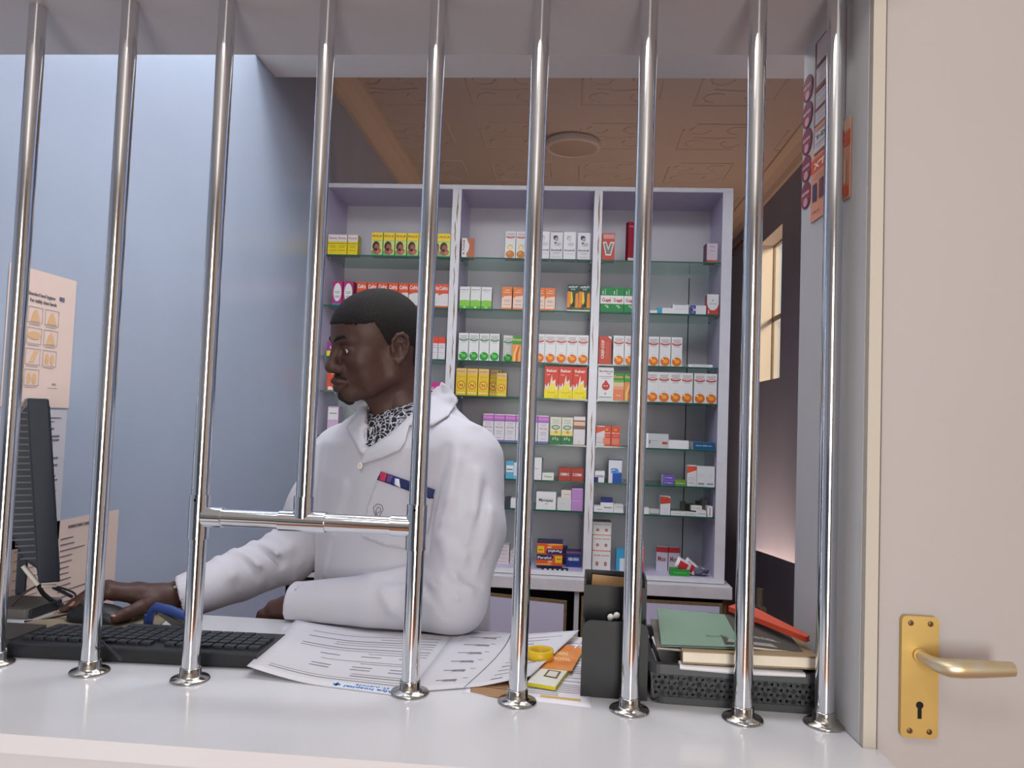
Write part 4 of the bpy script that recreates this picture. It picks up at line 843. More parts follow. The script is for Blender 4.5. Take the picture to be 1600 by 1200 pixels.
def d2(bar, words):
    r = random.Random(4)
    for i in range(6):
        v = .10 + i * .15; words(INK, '(GOOD)', .21 + .01 * i, v, .04, .11, False); bar(INK, .15, v + .03, .32, v + .036); bar(INKL, .36, v + .05, .40, v + .056)
    for i in range(40):
        v = i / 40; bar(INK, .44 + .05 * math.sin(v * 3), v, .448 + .05 * math.sin(v * 3), v + .026)
    for i in range(12): v = .08 + i * .072; bar(INK if i % 3 == 0 else INKL, .62, v, .62 + r.choice((.1, .2, .28)), v + .008)
sheet('paper_sheet', [G(640, 1078), G(828, 1064), G(905, 991), G(712, 984)], PAP, 'white sheet with a curving ink line and rows of codes, between two bars', .9424, lambda u, v: .024 * max(0, u - .55) ** 1.1, d2)
def d3(bar, words):
    r = random.Random(6)
    for i in range(34): v = .10 + i * .026; bar(INKL, .10, v, .94 - (.0 if r.random() < .7 else .2), v + .007)
    bar(mat('ink_ochre', (204, 168, 84), .7), .60, .06, .92, .085)
sheet('paper_sheet', [G(722, 1077), G(924, 1101), G(920, 1000), G(800, 992)], mat('paper_lilac_white', (222, 220, 232), .75), 'densely typed sheet under the orange booklet, left of the black organiser', .9406, None, d3)
sheet('envelope', [G(735, 1077), G(790, 1088), G(840, 1055), G(735, 1058)], mat('kraft_brown', (160, 122, 88), .8, noise=.1), 'corner of a brown kraft envelope peeping out between the white sheets', .9412, None, None, 'envelope')
bk_ = empty('booklet', tuple(G(868, 1040)), 'orange and white booklet with yellow edge under the yellow tape roll', 'booklet')
bk_.location[2] = ZC0
def wq(x, y, z=.9485): 
    p = P(x, y, z=z); return (p[0] - bk_.location[0], p[1] - bk_.location[1])
outl = [wq(824, 1065), wq(868, 1072), wq(913, 1012), wq(866, 1003)]
m = MB(); m.prism(outl, 'z', .0022, .0072, mat('booklet_yellow_edge', (206, 196, 40), .6)); m.build('pages', bk_)
m = MB(); m.prism(outl, 'z', .0073, .0078, pc(226, 224, 216))
ins = [wq(838, 1043), wq(893, 1048), wq(913, 1012), wq(866, 1003)]; m.prism(ins, 'z', .0079, .0081, mat('booklet_orange', (206, 116, 50), .45, rgb2=(226, 150, 80), scale=25)); m.build('cover', bk_)
m = MB(); fr = [wq(849, 1056), wq(870, 1060), wq(877, 1049), wq(857, 1046)]; fi = [wq(853, 1055), wq(868, 1058), wq(873, 1050), wq(859, 1048)]
m.prism(fr, 'z', .0079, .0083, pc(110, 96, 40)); m.prism(fi, 'z', .0084, .0085, pc(220, 218, 210)); m.build('printed_frame', bk_)
m = MB()
for i, (t_, x, y) in enumerate((('WHERE', 862, 1022), ('ROYAL', 866, 1031))):
    vs_, fs_, tw = text2d(t_, .03); m.add([(wq(x + a / tw * 26, y + a / tw * 2 - b * 5)[0], wq(x + a / tw * 26, y + a / tw * 2 - b * 5)[1], .0083) for a, b in vs_], fs_, pc(236, 200, 150))
m.build('cover_lettering', bk_)
tp = G(848, 1030); m = MB(); m.lathe([(.0165, .0), (.0215, .0), (.0215, .015), (.0165, .015), (.0165, 0)], mat('tape_yellow', (222, 184, 36), .35), seg=40)
tag(m.build('tape_roll', loc=(tp[0] - .004, tp[1] - .008, ZC0 + .0082)), 'roll of yellow tape lying on the orange booklet', 'tape')

# black desk organiser
og = empty('desk_organiser', (.075, 1.15, ZC0), 'black plastic desk organiser with a rounded low front pocket', 'organiser', rz=R(-2))
BO = mat('organiser_black', (15, 16, 19), .5)
def arch(x0, x1, z1, r, n=6):
    return [(x0, 0.0005), (x1, 0.0005)] + [(x1 - r + r * math.cos(R(a)), z1 - r + r * math.sin(R(a))) for a in [90 * k / n for k in range(n + 1)]] + [(x0 + r + r * math.cos(R(a)), z1 - r + r * math.sin(R(a))) for a in [90 + 90 * k / n for k in range(n + 1)]]
m = MB(); m.prism(arch(-.046, .048, .108, .014), 'y', -.030, -.026, BO); m.build('front_panel', og, bevel=.001)
m = MB(); m.prism(arch(-.046, .048, .146, .002), 'y', .028, .031, BO); m.build('middle_panel', og, bevel=.001)
m = MB(); m.prism(arch(-.046, .048, .158, .002), 'y', .085, .089, BO); m.build('back_panel', og)
for x in (-.046, .045):
    m = MB(); m.prism([(-.026, .0005), (.085, .0005), (.085, .158), (.031, .156), (.028, .10), (-.026, .088)], 'x', x, x + .003, BO); m.build('side_panel', og)
m = MB(); m.box((-.045, -.027, .0005), (.047, .085, .003), BO); m.build('floor_panel', og)
m = MB(); m.prism([(-.038, .05), (.044, .05), (.044, .150), (-.034, .154)], 'y', .070, .0715, mat('kraft_card', (176, 138, 98), .8)); o = m.build('card'); tag(o, 'brown kraft card standing inside the black organiser', 'card'); o.location = og.location; o.rotation_euler = og.rotation_euler
for i, (x, z) in enumerate(((-.005, .112), (.004, .115))):
    m = MB(); m.lathe([(0, -.007), (.004, -.006), (.0065, -.001), (.006, .003), (.003, .006), (0, .007)], mat('glossy_white', (232, 230, 228), .2), seg=16); e = m.build('earbud')
    e.location = (og.location[0] + x, og.location[1] + .012, ZC0 + z - .008); e.rotation_euler = (0, R(20 + 30 * i), 0); e.scale = (.75, .75, .75); tag(e, 'white earbud at the rim of the black organiser, %s one' % ('left', 'right')[i], 'earbud', 'white earbuds')
    m = MB(); m.tube([(0, 0, -.005), (.001, 0, -.03), (0, 0, -.105)], .0016, mat('glossy_white', (232, 230, 228), .2), 8); c = m.build('stem', e)

# dark plastic basket, lattice sides
bk = empty('file_basket', (.245, 1.112, ZC0), 'dark grey plastic basket with a star lattice, full of files', 'basket', rz=R(-1.5))
BG = mat('basket_grey', (56, 57, 60), .45)
bw, bd_, bh = .232, .20, .056
def lattice(m, L_, H_, place):
    """bars running three ways, leaving small triangular holes; place(u, v, off) maps onto the wall"""
    s_ = .0148; t_ = .0052; c30 = math.cos(R(30))
    def seg(p, dr):
        lo, hi = -1e9, 1e9
        for k_, mx_ in ((0, L_), (1, H_)):
            if abs(dr[k_]) < 1e-9: 
                if not 0 <= p[k_] <= mx_: return
            else:
                a, b = (0 - p[k_]) / dr[k_], (mx_ - p[k_]) / dr[k_]; lo = max(lo, min(a, b)); hi = min(hi, max(a, b))
        if hi - lo < .002: return
        nx, ny = -dr[1] * t_ / 2, dr[0] * t_ / 2; x1, y1, x2, y2 = p[0] + dr[0] * lo, p[1] + dr[1] * lo, p[0] + dr[0] * hi, p[1] + dr[1] * hi
        q = [(x1 + nx, y1 + ny), (x2 + nx, y2 + ny), (x2 - nx, y2 - ny), (x1 - nx, y1 - ny)]
        vs = [place(u, v, 0) for u, v in q] + [place(u, v, .0026) for u, v in q]
        m.add(vs, [(0, 1, 2, 3), (7, 6, 5, 4), (0, 4, 5, 1), (1, 5, 6, 2), (2, 6, 7, 3), (3, 7, 4, 0)], BG)
    k = 0
    while k * s_ * c30 <= L_: seg((k * s_ * c30, 0), (0, 1)); k += 1
    n_ = int((H_ + L_) / s_) + 2
    for k in range(-n_, n_):
        seg((0, k * s_), (c30, .5)); seg((0, k * s_), (c30, -.5))
sides = {'front_lattice': (bw, lambda u, v, e: (u - bw / 2, 0 + e - (v / bh) * .006, .008 + v)), 'back_lattice': (bw, lambda u, v, e: (u - bw / 2, bd_ - e + (v / bh) * .006, .008 + v)),
         'left_lattice': (bd_, lambda u, v, e: (-bw / 2 + e - (v / bh) * .006, u, .008 + v)), 'right_lattice': (bd_, lambda u, v, e: (bw / 2 - e + (v / bh) * .006, u, .008 + v))}
for k_, (L_, pl) in sides.items():
    m = MB(); lattice(m, L_, bh - .020, pl); 
    o = m.build(k_, bk)
def ring(z0, z1, ins, out, mt, nm):
    m = MB(); r_ = .016
    a = rrect(-bw / 2 - out, -out, bw / 2 + out, bd_ + out, r_); b = rrect(-bw / 2 + ins, ins, bw / 2 - ins, bd_ - ins, r_ - .003); n = len(a)
    vs = [(x, y, z0) for x, y in a] + [(x, y, z1) for x, y in a] + [(x, y, z0) for x, y in b] + [(x, y, z1) for x, y in b]
    fs = []
    for i in range(n):
        j = (i + 1) % n; fs += [(i, j, j + n, i + n), (2 * n + j, 2 * n + i, 3 * n + i, 3 * n + j), (i + n, j + n, j + 3 * n, i + 3 * n), (j, i, i + 2 * n, j + 2 * n)]
    m.add(vs, fs, mt, False); return m.build(nm, bk)
ring(.0005, .010, .0025, .001, BG, 'bottom_rim'); ring(bh - .013, bh, .0025, .007, BG, 'top_rim')
m = MB(); m.box((-bw / 2 + .002, .002, .001), (bw / 2 - .002, bd_ - .002, .003), BG); m.build('floor_panel', bk)
# the files in it: each lies on the one below
CREAMP = mat('page_edges', (222, 210, 192), .7, noise=.08, scale=60)
def slab(name, pts, z0, z1, cover, label, cat, tilt=(0, 0), edge=None, ct=.0012, wavy=0):
    z0 = max(z0 - .013, .9435); z1 = z1 - .013
    o = empty(name, (0, 0, 0), label, cat); cx = sum(p[0] for p in pts) / len(pts); cy = sum(p[1] for p in pts) / len(pts)
    o.location = (cx, cy, z0); q = [(a - cx, b - cy) for a, b in pts]; o.rotation_euler = (R(tilt[0]), R(tilt[1]), 0)
    inn = [(a * .985, b * .985) for a, b in q]
    m = MB(); m.prism(inn, 'z', ct, z1 - z0 - ct, edge or CREAMP); m.build('pages', o)
    for za, zb in ((0, ct), (z1 - z0 - ct, z1 - z0)): m = MB(); m.prism(q, 'z', za, zb, cover); m.build('cover', o)
    return o
bx, by = .245, 1.112
S = lambda x0, y0, x1, y1, sk=0: [(x0, y0), (x1, y0 + sk), (x1 - sk, y1 + sk), (x0 - sk, y1)]
slab('folder', S(.145, 1.123, .345, 1.294), .945, .975, mat('folder_navy', (44, 64, 110), .5), 'thick bundle of papers at the bottom inside the grey basket', 'folder', edge=mat('page_white_grey', (200, 198, 196), .7, rgb2=(70, 70, 76), scale=60))
slab('exercise_book', S(.146, 1.120, .350, 1.296), .9762, .996, mat('card_white', (206, 206, 210), .6), 'white covered file level with the rim of the basket', 'book', edge=mat('page_grey', (150, 150, 156), .7))
slab('folder', S(.235, 1.106, .348, 1.290, .004), .9965, 1.001, mat('folder_royal_blue', (30, 76, 148), .45), 'royal blue folder sticking out at the right corner of the basket', 'folder', edge=pc(220, 218, 214))
m = MB(); n = 16; th = 0
for k_ in range(2): m.tube([(.165, 1.11 + .012 * k_, .9940 + .001 * k_), (.245, 1.107 + .012 * k_, .9935), (.335, 1.107 + .01 * k_, .9938)], [.006, .0075, .0055], mat('paper_roll', (214, 212, 214), .6), 16, flat=.6)
tag(m.build('rolled_paper'), 'flattened roll of white paper lying across the front of the basket', 'paper')
slab('exercise_book', S(.168, 1.108, .352, 1.262, -.003), 1.0135, 1.0315, mat('book_cover_tan', (140, 118, 88), .6), 'fat dog-eared book with cream pages on top of the basket', 'book', tilt=(0, -1.0), ct=.002)
CH = mat('chalk_cover', (66, 62, 60), .6, noise=.1)
cb = slab('exercise_book', S(.230, 1.125, .338, 1.262, .0), 1.0355, 1.041, CH, 'dark grey printed book cover with pale capital letters', 'book', tilt=(4, 3))
m = MB(); vs_, fs_, tw = text2d('WINTER', .02); m.add([(-.03 + a / tw * .062 - b * .012, -.03 - a / tw * .012 + b * .012 , .0058) for a, b in vs_], fs_, pc(176, 172, 166)); m.prism([(-.05, -.062), (.02, -.064), (.014, -.052), (-.046, -.050)], 'z', .0056, .0059, pc(150, 146, 140)); m.build('cover_lettering', cb)
slab('folder', [(.262, 1.262), (.345, 1.135), (.352, 1.142), (.290, 1.285)], 1.049, 1.057, mat('folder_red', (190, 70, 46), .5), 'rust red folder slanting out behind the dark grey book', 'folder', tilt=(6, -3), edge=mat('folder_red', (190, 70, 46), .5))
gf = slab('folder', [(.140, 1.122), (.252, 1.118), (.252, 1.24), (.150, 1.262)], 1.0395, 1.0435, mat('folder_sage', (116, 142, 124), .6, noise=.06), 'sage green folder on top of the pile in the basket', 'folder', tilt=(7, -2), edge=mat('folder_navy', (44, 64, 110), .5))
m = MB(); vs_, fs_, tw = text2d('Books', .0); m.add([(.01 + a / tw * .03, -.036 + b * .008, .0043) for a, b in vs_], fs_, pc(86, 104, 96)); m.build('pen_lettering', gf)
slab('folder', [(.135, 1.13), (.21, 1.122), (.215, 1.25), (.14, 1.262)], 1.0265, 1.0305, mat('worn_grey_brown', (120, 110, 104), .7, noise=.3, scale=50), 'worn grey brown folder under the sage green one', 'folder', tilt=(3, -1))

# stickers and notices on the white side board
pd = Vector((-.06209139, .99807047, 0)).normalized(); p0 = Vector((.376, 1.019, 0)); SV = Vector((0, 0, 1)); SU = -pd    # U runs towards the hatch so the face looks left
def on_board(y, z, off=.0006):
    s_ = (y - p0.y) / pd.y; n_ = SU.cross(SV); n_ = n_ if n_.x < 0 else -n_
    return p0 + pd * s_ + SV * z + n_ * off
MAR = mat('sticker_maroon', (132, 46, 70), .5); MAR2 = mat('sticker_plum', (110, 62, 80), .5); PNK = mat('sticker_pink', (214, 150, 160), .5)
for i, z in enumerate((1.876, 1.833, 1.790, 1.746, 1.703)):
    o = on_board(1.2335, z); m = MB(); O = o - SU * 0 
    def disc(cx, cy, rx, ry, c, off, n=26):
        pts = ell(cx, cy, rx, ry, n); nn = SU.cross(SV); sg = 1 if nn.x < 0 else -1
        m.add([SU * a + SV * b + (nn * sg) * off for a, b in pts], [tuple(range(n))], c)
    nn = SU.cross(SV); sg = 1 if nn.x < 0 else -1; nv = nn * sg
    pts = ell(0, 0, .0215, .0215, 30); m.add([SU * a + SV * b + nv * 0 for a, b in pts] + [SU * a + SV * b + nv * .0008 for a, b in pts], [tuple(range(30)), tuple(range(59, 29, -1))] + [(k, (k + 1) % 30, 30 + (k + 1) % 30, 30 + k) for k in range(30)], MAR2)
    disc(0, 0, .0195, .0195, MAR, .0010); disc(0, -.011, .009, .007, PNK, .0012)
    vs_, fs_, tw = text2d('Durex' if False else 'anagene', .03); m.add([SU * ((.5 - a / tw) * -.030) + SV * (b * .008 - .002) + nv * .0013 for a, b in vs_], fs_, pc(220, 180, 190))
    m.add([SU * a + SV * b + nv * .0013 for a, b in ((-.014, -.0045), (.014, -.0045), (.014, -.0052), (-.014, -.0052))], [(0, 1, 2, 3)], PNK)
    tag(m.build('round_sticker', loc=o), 'round maroon sticker on the side board, %s of the five in a column' % ('topmost', 'second from top', 'middle', 'fourth from top', 'lowest')[i], 'sticker', 'maroon stickers in a column')
def board_sheet(name, y0, y1, z0, z1, mt, label, items, off):
    """y0 is the far edge, y1 the edge nearer the hatch; item coordinates run 0..1 from far to near and from bottom to top"""
    nn = SU.cross(SV); sg = 1 if nn.x < 0 else -1; nv = nn * sg; m = MB(); O = on_board(y0, z0, off); w = (on_board(y1, z0, off) - O).length; h = z1 - z0
    def q(a, b, e): return SU * (a * w) + SV * (b * h) + nv * e
    m.add([q(a, b, 0) for a, b in ((0, 0), (1, 0), (1, 1), (0, 1))] + [q(a, b, .0004) for a, b in ((0, 0), (1, 0), (1, 1), (0, 1))], [(0, 1, 2, 3), (7, 6, 5, 4), (0, 4, 5, 1), (1, 5, 6, 2), (2, 6, 7, 3), (3, 7, 4, 0)], mt)
    for i, it in enumerate(items):
        e = .0006 + .0001 * i
        if it[0] == 'r': _, c, a0, b0, a1, b1 = it; m.add([q(a, b, e) for a, b in ((a0, b0), (a1, b0), (a1, b1), (a0, b1))], [(0, 1, 2, 3)], c)
        elif it[0] == 't':
            _, c, body, a0, b0, hh, ww = it; vs_, fs_, tw = text2d(body, .03); m.add([q(a0 + a / tw * ww, b0 + b * hh, e) for a, b in vs_], fs_, c)
        elif it[0] == 'p': m.add([q(a, b, e) for a, b in it[2]], [tuple(range(len(it[2])))], it[1])
    return tag(m.build(name, loc=O), label, 'notice')
BRD = mat('form_border', (140, 70, 66), .6); SAL = mat('notice_salmon', (216, 148, 120), .6); ORG = mat('notice_orange', (214, 86, 50), .55); INK2 = mat('form_grey_bar', (96, 76, 80), .6); FW = mat('form_white', (212, 204, 206), .6)
items = []
for i, (b0, b1) in enumerate(((.79, .985), (.60, .76), (.42, .56), (.28, .40), (.05, .25))):
    items += [('r', FW, .07, b0, .95, b1), ('r', INKL, .12, b1 - .03, .5, b1 - .025), ('r', INKL, .12, b0 + .05, .6, b0 + .054)]
    items += [('r', INK2 if i == 0 else BRD, .07, b0 - .012, .95, b0 + .01)]
items += [('r', BRD, .05, .565, .97, .598), ('t', INK2, 'T-DRIVE', .12, .16, .035, .7), ('r', SAL, .07, .235, .95, .27), ('r', INK2, .12, .18 - .06, .7, .125)]
board_sheet('wall_notice', 1.2045, 1.090, 1.745, 1.934, BRD, 'tall boxed form with a dark red border beside the stickers', items, .0006)
oi = [('r', pc(226, 176, 150), .0, .86, 1, 1), ('t', ORG, 'NEW HERE', .08, .90, .03, .5), ('p', ORG, [(0, .66), (1, .66), (1, .84), (0, .84)]), ('t', pc(236, 226, 216), "X'TO FIX", .08, .70, .09, .8), ('r', BRD, .08, .60, .8, .605), ('r', BRD, .08, .56, .7, .565), ('r', pc(70, 62, 96), .06, .26, .18, .50), ('r', pc(110, 60, 80), .24, .26, .36, .52), ('r', pc(70, 62, 96), .42, .26, .54, .50), ('t', BRD, 'call us', .06, .10, .03, .2), ('r', pc(220, 200, 160), .66, .2, .92, .5), ('r', ORG, .62, .04, .98, .16)]
board_sheet('wall_notice', 1.2095, 1.066, 1.652, 1.765, SAL, 'orange and salmon flyer overlapping the foot of the boxed form', oi, .0018)

# fitting low on the dark wall, and a short rail high on it
m = MB(); BP = mat('cream_plastic', (196, 184, 162), .5); xw = XR - .0005
fx = empty('pipe_fitting', (xw, 5.05, .20), 'cream plastic pipe fitting low on the slate wall behind the files', 'pipe fitting')
m.tube([(-.02, 0, -.10), (-.02, 0, .12)], .022, BP, 14); m.build('pipe', fx)
for yy, z0, z1 in ((-.07, -.08, .02), (.075, -.10, .0)): m = MB(); m.box((-.04, yy - .03, z0), (0, yy + .03, z1), BP); m.build('bracket', fx, bevel=.004)
m = MB(); m.tube([(XR - .03, 5.75, 2.72), (XR - .03, 6.35, 2.72)], .012, mat('rail_dark_red', (96, 60, 60), .6), 10); m.box((XR - .04, 6.2, 2.71), (XR - .0005, 6.22, 2.73), MATS['rail_dark_red']); tag(m.build('curtain_rail'), 'short dark red rail high on the slate wall beside the cabinet', 'rail')

# chair the man sits on
chn = empty('office_chair', (-.31, 1.80, 0), 'black office chair with armrests under the man in the coat', 'chair', rz=R(-33))
CF = mat('chair_black', (26, 26, 30), .6)
m = MB(); m.prism(rrect(-.24, -.23, .24, .23, .05), 'z', .50, .565, CF); m.build('seat', chn, bevel=.012)
m = MB(); m.prism(rrect(-.20, .585, .20, .755, .05), 'y', .235, .275, CF); m.build('backrest', chn, bevel=.010)
m = MB(); m.box((-.03, .25, .52), (.03, .28, .70), CF); m.build('back_support', chn, bevel=.004)
for s, y0, y1, zt in ((-1, -.34, -.02, .945), (1, -.02, .17, .70)):
    ym = (y0 + y1) / 2
    m = MB(); m.tube([(s * .23, .10, .53), (s * .285, .08, .60), (s * .285, ym, zt - .10), (s * .285, ym, zt)], .014, CF, 12); m.build('armrest_post', chn)
    m = MB(); m.box((s * .285 - .025, y0, zt), (s * .285 + .025, y1, zt + .022), CF); m.build('armrest', chn, bevel=.008)
m = MB(); m.tube([(0, 0, .08), (0, 0, .50)], .026, STEEL, 16); m.build('gas_column', chn)
for k in range(5):
    a = 2 * math.pi * k / 5; m = MB(); m.tube([(0, 0, .10), (.27 * math.cos(a), .27 * math.sin(a), .065)], [.026, .016], CF, 10); l_ = m.build('base_arm', chn)
    m = MB(); m.tube([(.27 * math.cos(a), .27 * math.sin(a) - .015, .027), (.27 * math.cos(a), .27 * math.sin(a) + .015, .027)], .026, CF, 14); m.build('caster', l_)

def rehome(o, loc):
    """move a thing's origin without moving its parts"""
    d_ = Vector(loc) - o.location; o.location = loc
    for ch in o.children: ch.location = ch.location - d_
rehome(cab, ((CX0 + CX1) / 2, CY + .15, ZB - .02)); rehome(bc, ((CX0 + .68) / 2, CY + .12, 0)); rehome(ct, (-.38, 1.15, 0))

# ------------------------------------------------------------------ the man: bodies grown from blended volumes
def unit(v):
    v = np.array(v, float); return v / np.linalg.norm(v)
def smin(a, b, k):
    if k <= 0: return np.minimum(a, b)
    h = np.maximum(k - np.abs(a - b), 0) / k
    return np.minimum(a, b) - h * h * k * .25
class Vol:
    """signed distance volume on a regular grid; shapes are blended in, then skinned"""
    def __init__(s, lo, hi, h):
        s.lo = np.array(lo, float); s.h = h; n = np.ceil((np.array(hi) - s.lo) / h).astype(int) + 1; s.n = n
        s.ax = [(s.lo[i] + h * np.arange(n[i])).astype(np.float32) for i in range(3)]
        s.D = np.full(tuple(n), 1.0, np.float32)
    def blk(s, lo, hi, pad):
        a = np.maximum(np.floor((np.array(lo) - pad - s.lo) / s.h).astype(int), 0); b = np.minimum(np.ceil((np.array(hi) + pad - s.lo) / s.h).astype(int) + 1, s.n)
        if (b <= a).any(): return None
        sl = tuple(slice(a[i], b[i]) for i in range(3))
        return sl, s.ax[0][sl[0]][:, None, None], s.ax[1][sl[1]][None, :, None], s.ax[2][sl[2]][None, None, :]
    def put(s, sl, d, k, mode):
        if mode == 'u': s.D[sl] = smin(s.D[sl], d, k)
        elif mode == 's': s.D[sl] = -smin(-s.D[sl], d, k)
    def ell(s, c, r, k=.01, mode='u', rot=None):
        c = np.array(c, float); r = np.array(r, float); R_ = max(r); q = s.blk(c - R_, c + R_, k + .012)
        if q is None: return s
        sl, X, Y, Z = q; x, y, z = X - c[0], Y - c[1], Z - c[2]
        if rot is not None: x, y, z = [rot[i][0] * x + rot[i][1] * y + rot[i][2] * z for i in range(3)]
        a = np.sqrt((x / r[0]) ** 2 + (y / r[1]) ** 2 + (z / r[2]) ** 2) + 1e-9
        b = np.sqrt((x / r[0] ** 2) ** 2 + (y / r[1] ** 2) ** 2 + (z / r[2] ** 2) ** 2) + 1e-9
        s.put(sl, (a * (a - 1) / b).astype(np.float32), k, mode); return s
    def cap(s, a, b, ra, rb, k=.01, mode='u'):
        a = np.array(a, float); b = np.array(b, float); m_ = max(ra, rb); q = s.blk(np.minimum(a, b) - m_, np.maximum(a, b) + m_, k + .012)
        if q is None: return s
        sl, X, Y, Z = q; ab = b - a; L2 = ab @ ab + 1e-12; x, y, z = X - a[0], Y - a[1], Z - a[2]
        t = np.clip((x * ab[0] + y * ab[1] + z * ab[2]) / L2, 0, 1)
        d = np.sqrt((x - t * ab[0]) ** 2 + (y - t * ab[1]) ** 2 + (z - t * ab[2]) ** 2) - (ra + t * (rb - ra))
        s.put(sl, d.astype(np.float32), k, mode); return s
    def chain(s, pts, rad, k=.01, mode='u', kin=None):
        kk = k
        for i in range(len(pts) - 1): s.cap(pts[i], pts[i + 1], rad[i], rad[i + 1], kk if i == 0 else (kin if kin is not None else min(k, .004)), mode)
        return s
    def skin(s, sm=1):
        D = s.D; ins = D < 0; n = np.array(D.shape) - 1
        cnt = np.zeros(n, np.int8); P_ = np.zeros(tuple(n) + (3,), np.float32); W = np.zeros(n, np.float32)
        cs = [(i, j, k) for i in (0, 1) for j in (0, 1) for k in (0, 1)]
        S = lambda A, c: A[c[0]:c[0] + n[0], c[1]:c[1] + n[1], c[2]:c[2] + n[2]]
        for c in cs: cnt += S(ins, c)
        act = (cnt > 0) & (cnt < 8); I = np.argwhere(act); del P_, W
        pos = np.zeros((len(I), 3)); w = np.zeros(len(I))
        val = {c: D[I[:, 0] + c[0], I[:, 1] + c[1], I[:, 2] + c[2]].astype(float) for c in cs}
        for c in cs:
            for ax in range(3):
                if c[ax] == 0:
                    d = list(c); d[ax] = 1; d = tuple(d); a, b = val[c], val[d]; x = (a < 0) != (b < 0)
                    t = np.where(x, a / np.where(x, a - b, 1), 0); p = np.array(c, float)[None, :] + t[:, None] * (np.array(d) - np.array(c))[None, :]
                    pos += p * x[:, None]; w += x
        pos = (I + pos / w[:, None]) * s.h + s.lo
        idx = -np.ones(tuple(n), np.int64); idx[act] = np.arange(len(I)); faces = []
        for ax in range(3):
            u, v = [(1, 2), (2, 0), (0, 1)][ax]
            sl0 = [slice(None)] * 3; sl1 = [slice(None)] * 3; sl0[ax] = slice(0, -1); sl1[ax] = slice(1, None)
            a = ins[tuple(sl0)]; b = ins[tuple(sl1)]
            for flip, mk in ((False, a & ~b), (True, ~a & b)):
                E_ = np.argwhere(mk); ok = (E_[:, u] > 0) & (E_[:, v] > 0) & (E_[:, u] < n[u]) & (E_[:, v] < n[v]) & (E_[:, ax] < n[ax]); E_ = E_[ok]
                def g(du, dv):
                    q = E_.copy(); q[:, u] -= du; q[:, v] -= dv; return idx[q[:, 0], q[:, 1], q[:, 2]]
                f = np.stack([g(1, 1), g(0, 1), g(0, 0), g(1, 0)], 1)
                faces.append(f[:, ::-1] if flip else f)
        faces = np.concatenate(faces); faces = faces[(faces >= 0).all(1)]
        for _ in range(sm):
            acc = np.zeros_like(pos); c = np.zeros(len(pos))
            for i in range(4):
                j = (i + 1) % 4; np.add.at(acc, faces[:, i], pos[faces[:, j]]); np.add.at(c, faces[:, i], 1); np.add.at(acc, faces[:, j], pos[faces[:, i]]); np.add.at(c, faces[:, j], 1)
            pos = .5 * pos + .5 * acc / np.maximum(c, 1)[:, None]
        return pos, faces
def mesh_from(name, parts, parent, m, loc=None):
    vs = []; fs = []; o_ = 0
    for p, f in parts: vs.append(p); fs.append(f + o_); o_ += len(p)
    vs = np.concatenate(vs); fs = np.concatenate(fs)
    me = bpy.data.meshes.new(name); me.from_pydata(vs.tolist(), [], fs.tolist()); me.materials.append(m)
    me.polygons.foreach_set('use_smooth', [True] * len(me.polygons)); me.update()
    o = bpy.data.objects.new(name, me); COL.objects.link(o); o.parent = parent
    return o
def proj(X, Y, Z):
    x, y, z = X - CAM[0], Y - CAM[1], Z - CAM[2]
    cx = M[0][0] * x + M[1][0] * y + M[2][0] * z; cy = M[0][1] * x + M[1][1] * y + M[2][1] * z; cz = M[0][2] * x + M[1][2] * y + M[2][2] * z
    return 800 - F * cx / cz, 600 + F * cy / cz

SKIN = mat('skin_deep_brown', (74, 49, 42), .52, noise=.12, scale=14, bump=.12, bscale=500, spec=.45)
HAIR = mat('short_black_hair', (27, 21, 20), .75, noise=.3, scale=160, bump=.9, bscale=420, spec=.3)
COAT = mat('white_coat_cotton', (188, 186, 195), .85, noise=.02, scale=5, bump=.06, bscale=500, sheen=.2)
man = empty('person', (-.33, 1.62, 0), 'person in white lab coat seated behind the counter, one hand on the mouse', 'person')
def own(o): o.parent = man; o.location = Vector(o.location) - man.location; return o

# head in its own frame: x to the face, y to his left ear, z up, origin between the ear canals
hv = Vol((-.13, -.10, -.21), (.14, .10, .155), .0021)
hv.ell((-.005, 0, .045), (.098, .077, .086), .0).ell((.03, 0, .045), (.066, .066, .068), .02).ell((-.03, 0, .02), (.07, .068, .06), .02)
hv.ell((.040, 0, -.02), (.052, .056, .068), .025)
for s in (1, -1):
    hv.chain([(-.005, s * .052, -.02), (.002, s * .052, -.050), (.045, s * .034, -.074), (.078, s * .010, -.080)], [.018, .017, .015, .015], .03)
    hv.ell((.062, s * .040, -.014), (.024, .021, .018), .022)
    hv.ell((.045, s * .040, -.045), (.03, .02, .03), .02)
hv.ell((.074, 0, -.052), (.030, .032, .030), .02).ell((.080, 0, -.080), (.020, .022, .015), .016)
hv.cap((.0, 0, -.055), (.06, 0, -.068), .035, .022, .02)
for s in (1, -1):
    hv.cap((.089, s * .010, .033), (.077, s * .038, .031), .0105, .009, .012)          # brow
    hv.ell((.097, s * .030, .013), (.016, .019, .0105), .010, 's')                      # eye socket
    hv.ell((.077, s * .031, .012), (.0145, .0165, .0135), .004)                         # lids over the ball
    hv.cap((.0895, s * .020, .0155), (.0845, s * .044, .0135), .0032, .0028, .004)      # upper lid edge
    hv.cap((.088, s * .021, .006), (.084, s * .042, .007), .0024, .0022, .004)
    hv.ell((.0935, s * .032, .0108), (.009, .0118, .0042), .0015, 's')
    hv.ell((.099, s * .0145, -.026), (.014, .0100, .0095), .007)                        # nostril wings
    hv.ell((.103, s * .008, -.035), (.006, .0042, .003), .003, 's')
hv.cap((.093, 0, .026), (.110, 0, -.014), .0085, .0105, .012).ell((.113, 0, -.021), (.0125, .0135, .0115), .008)
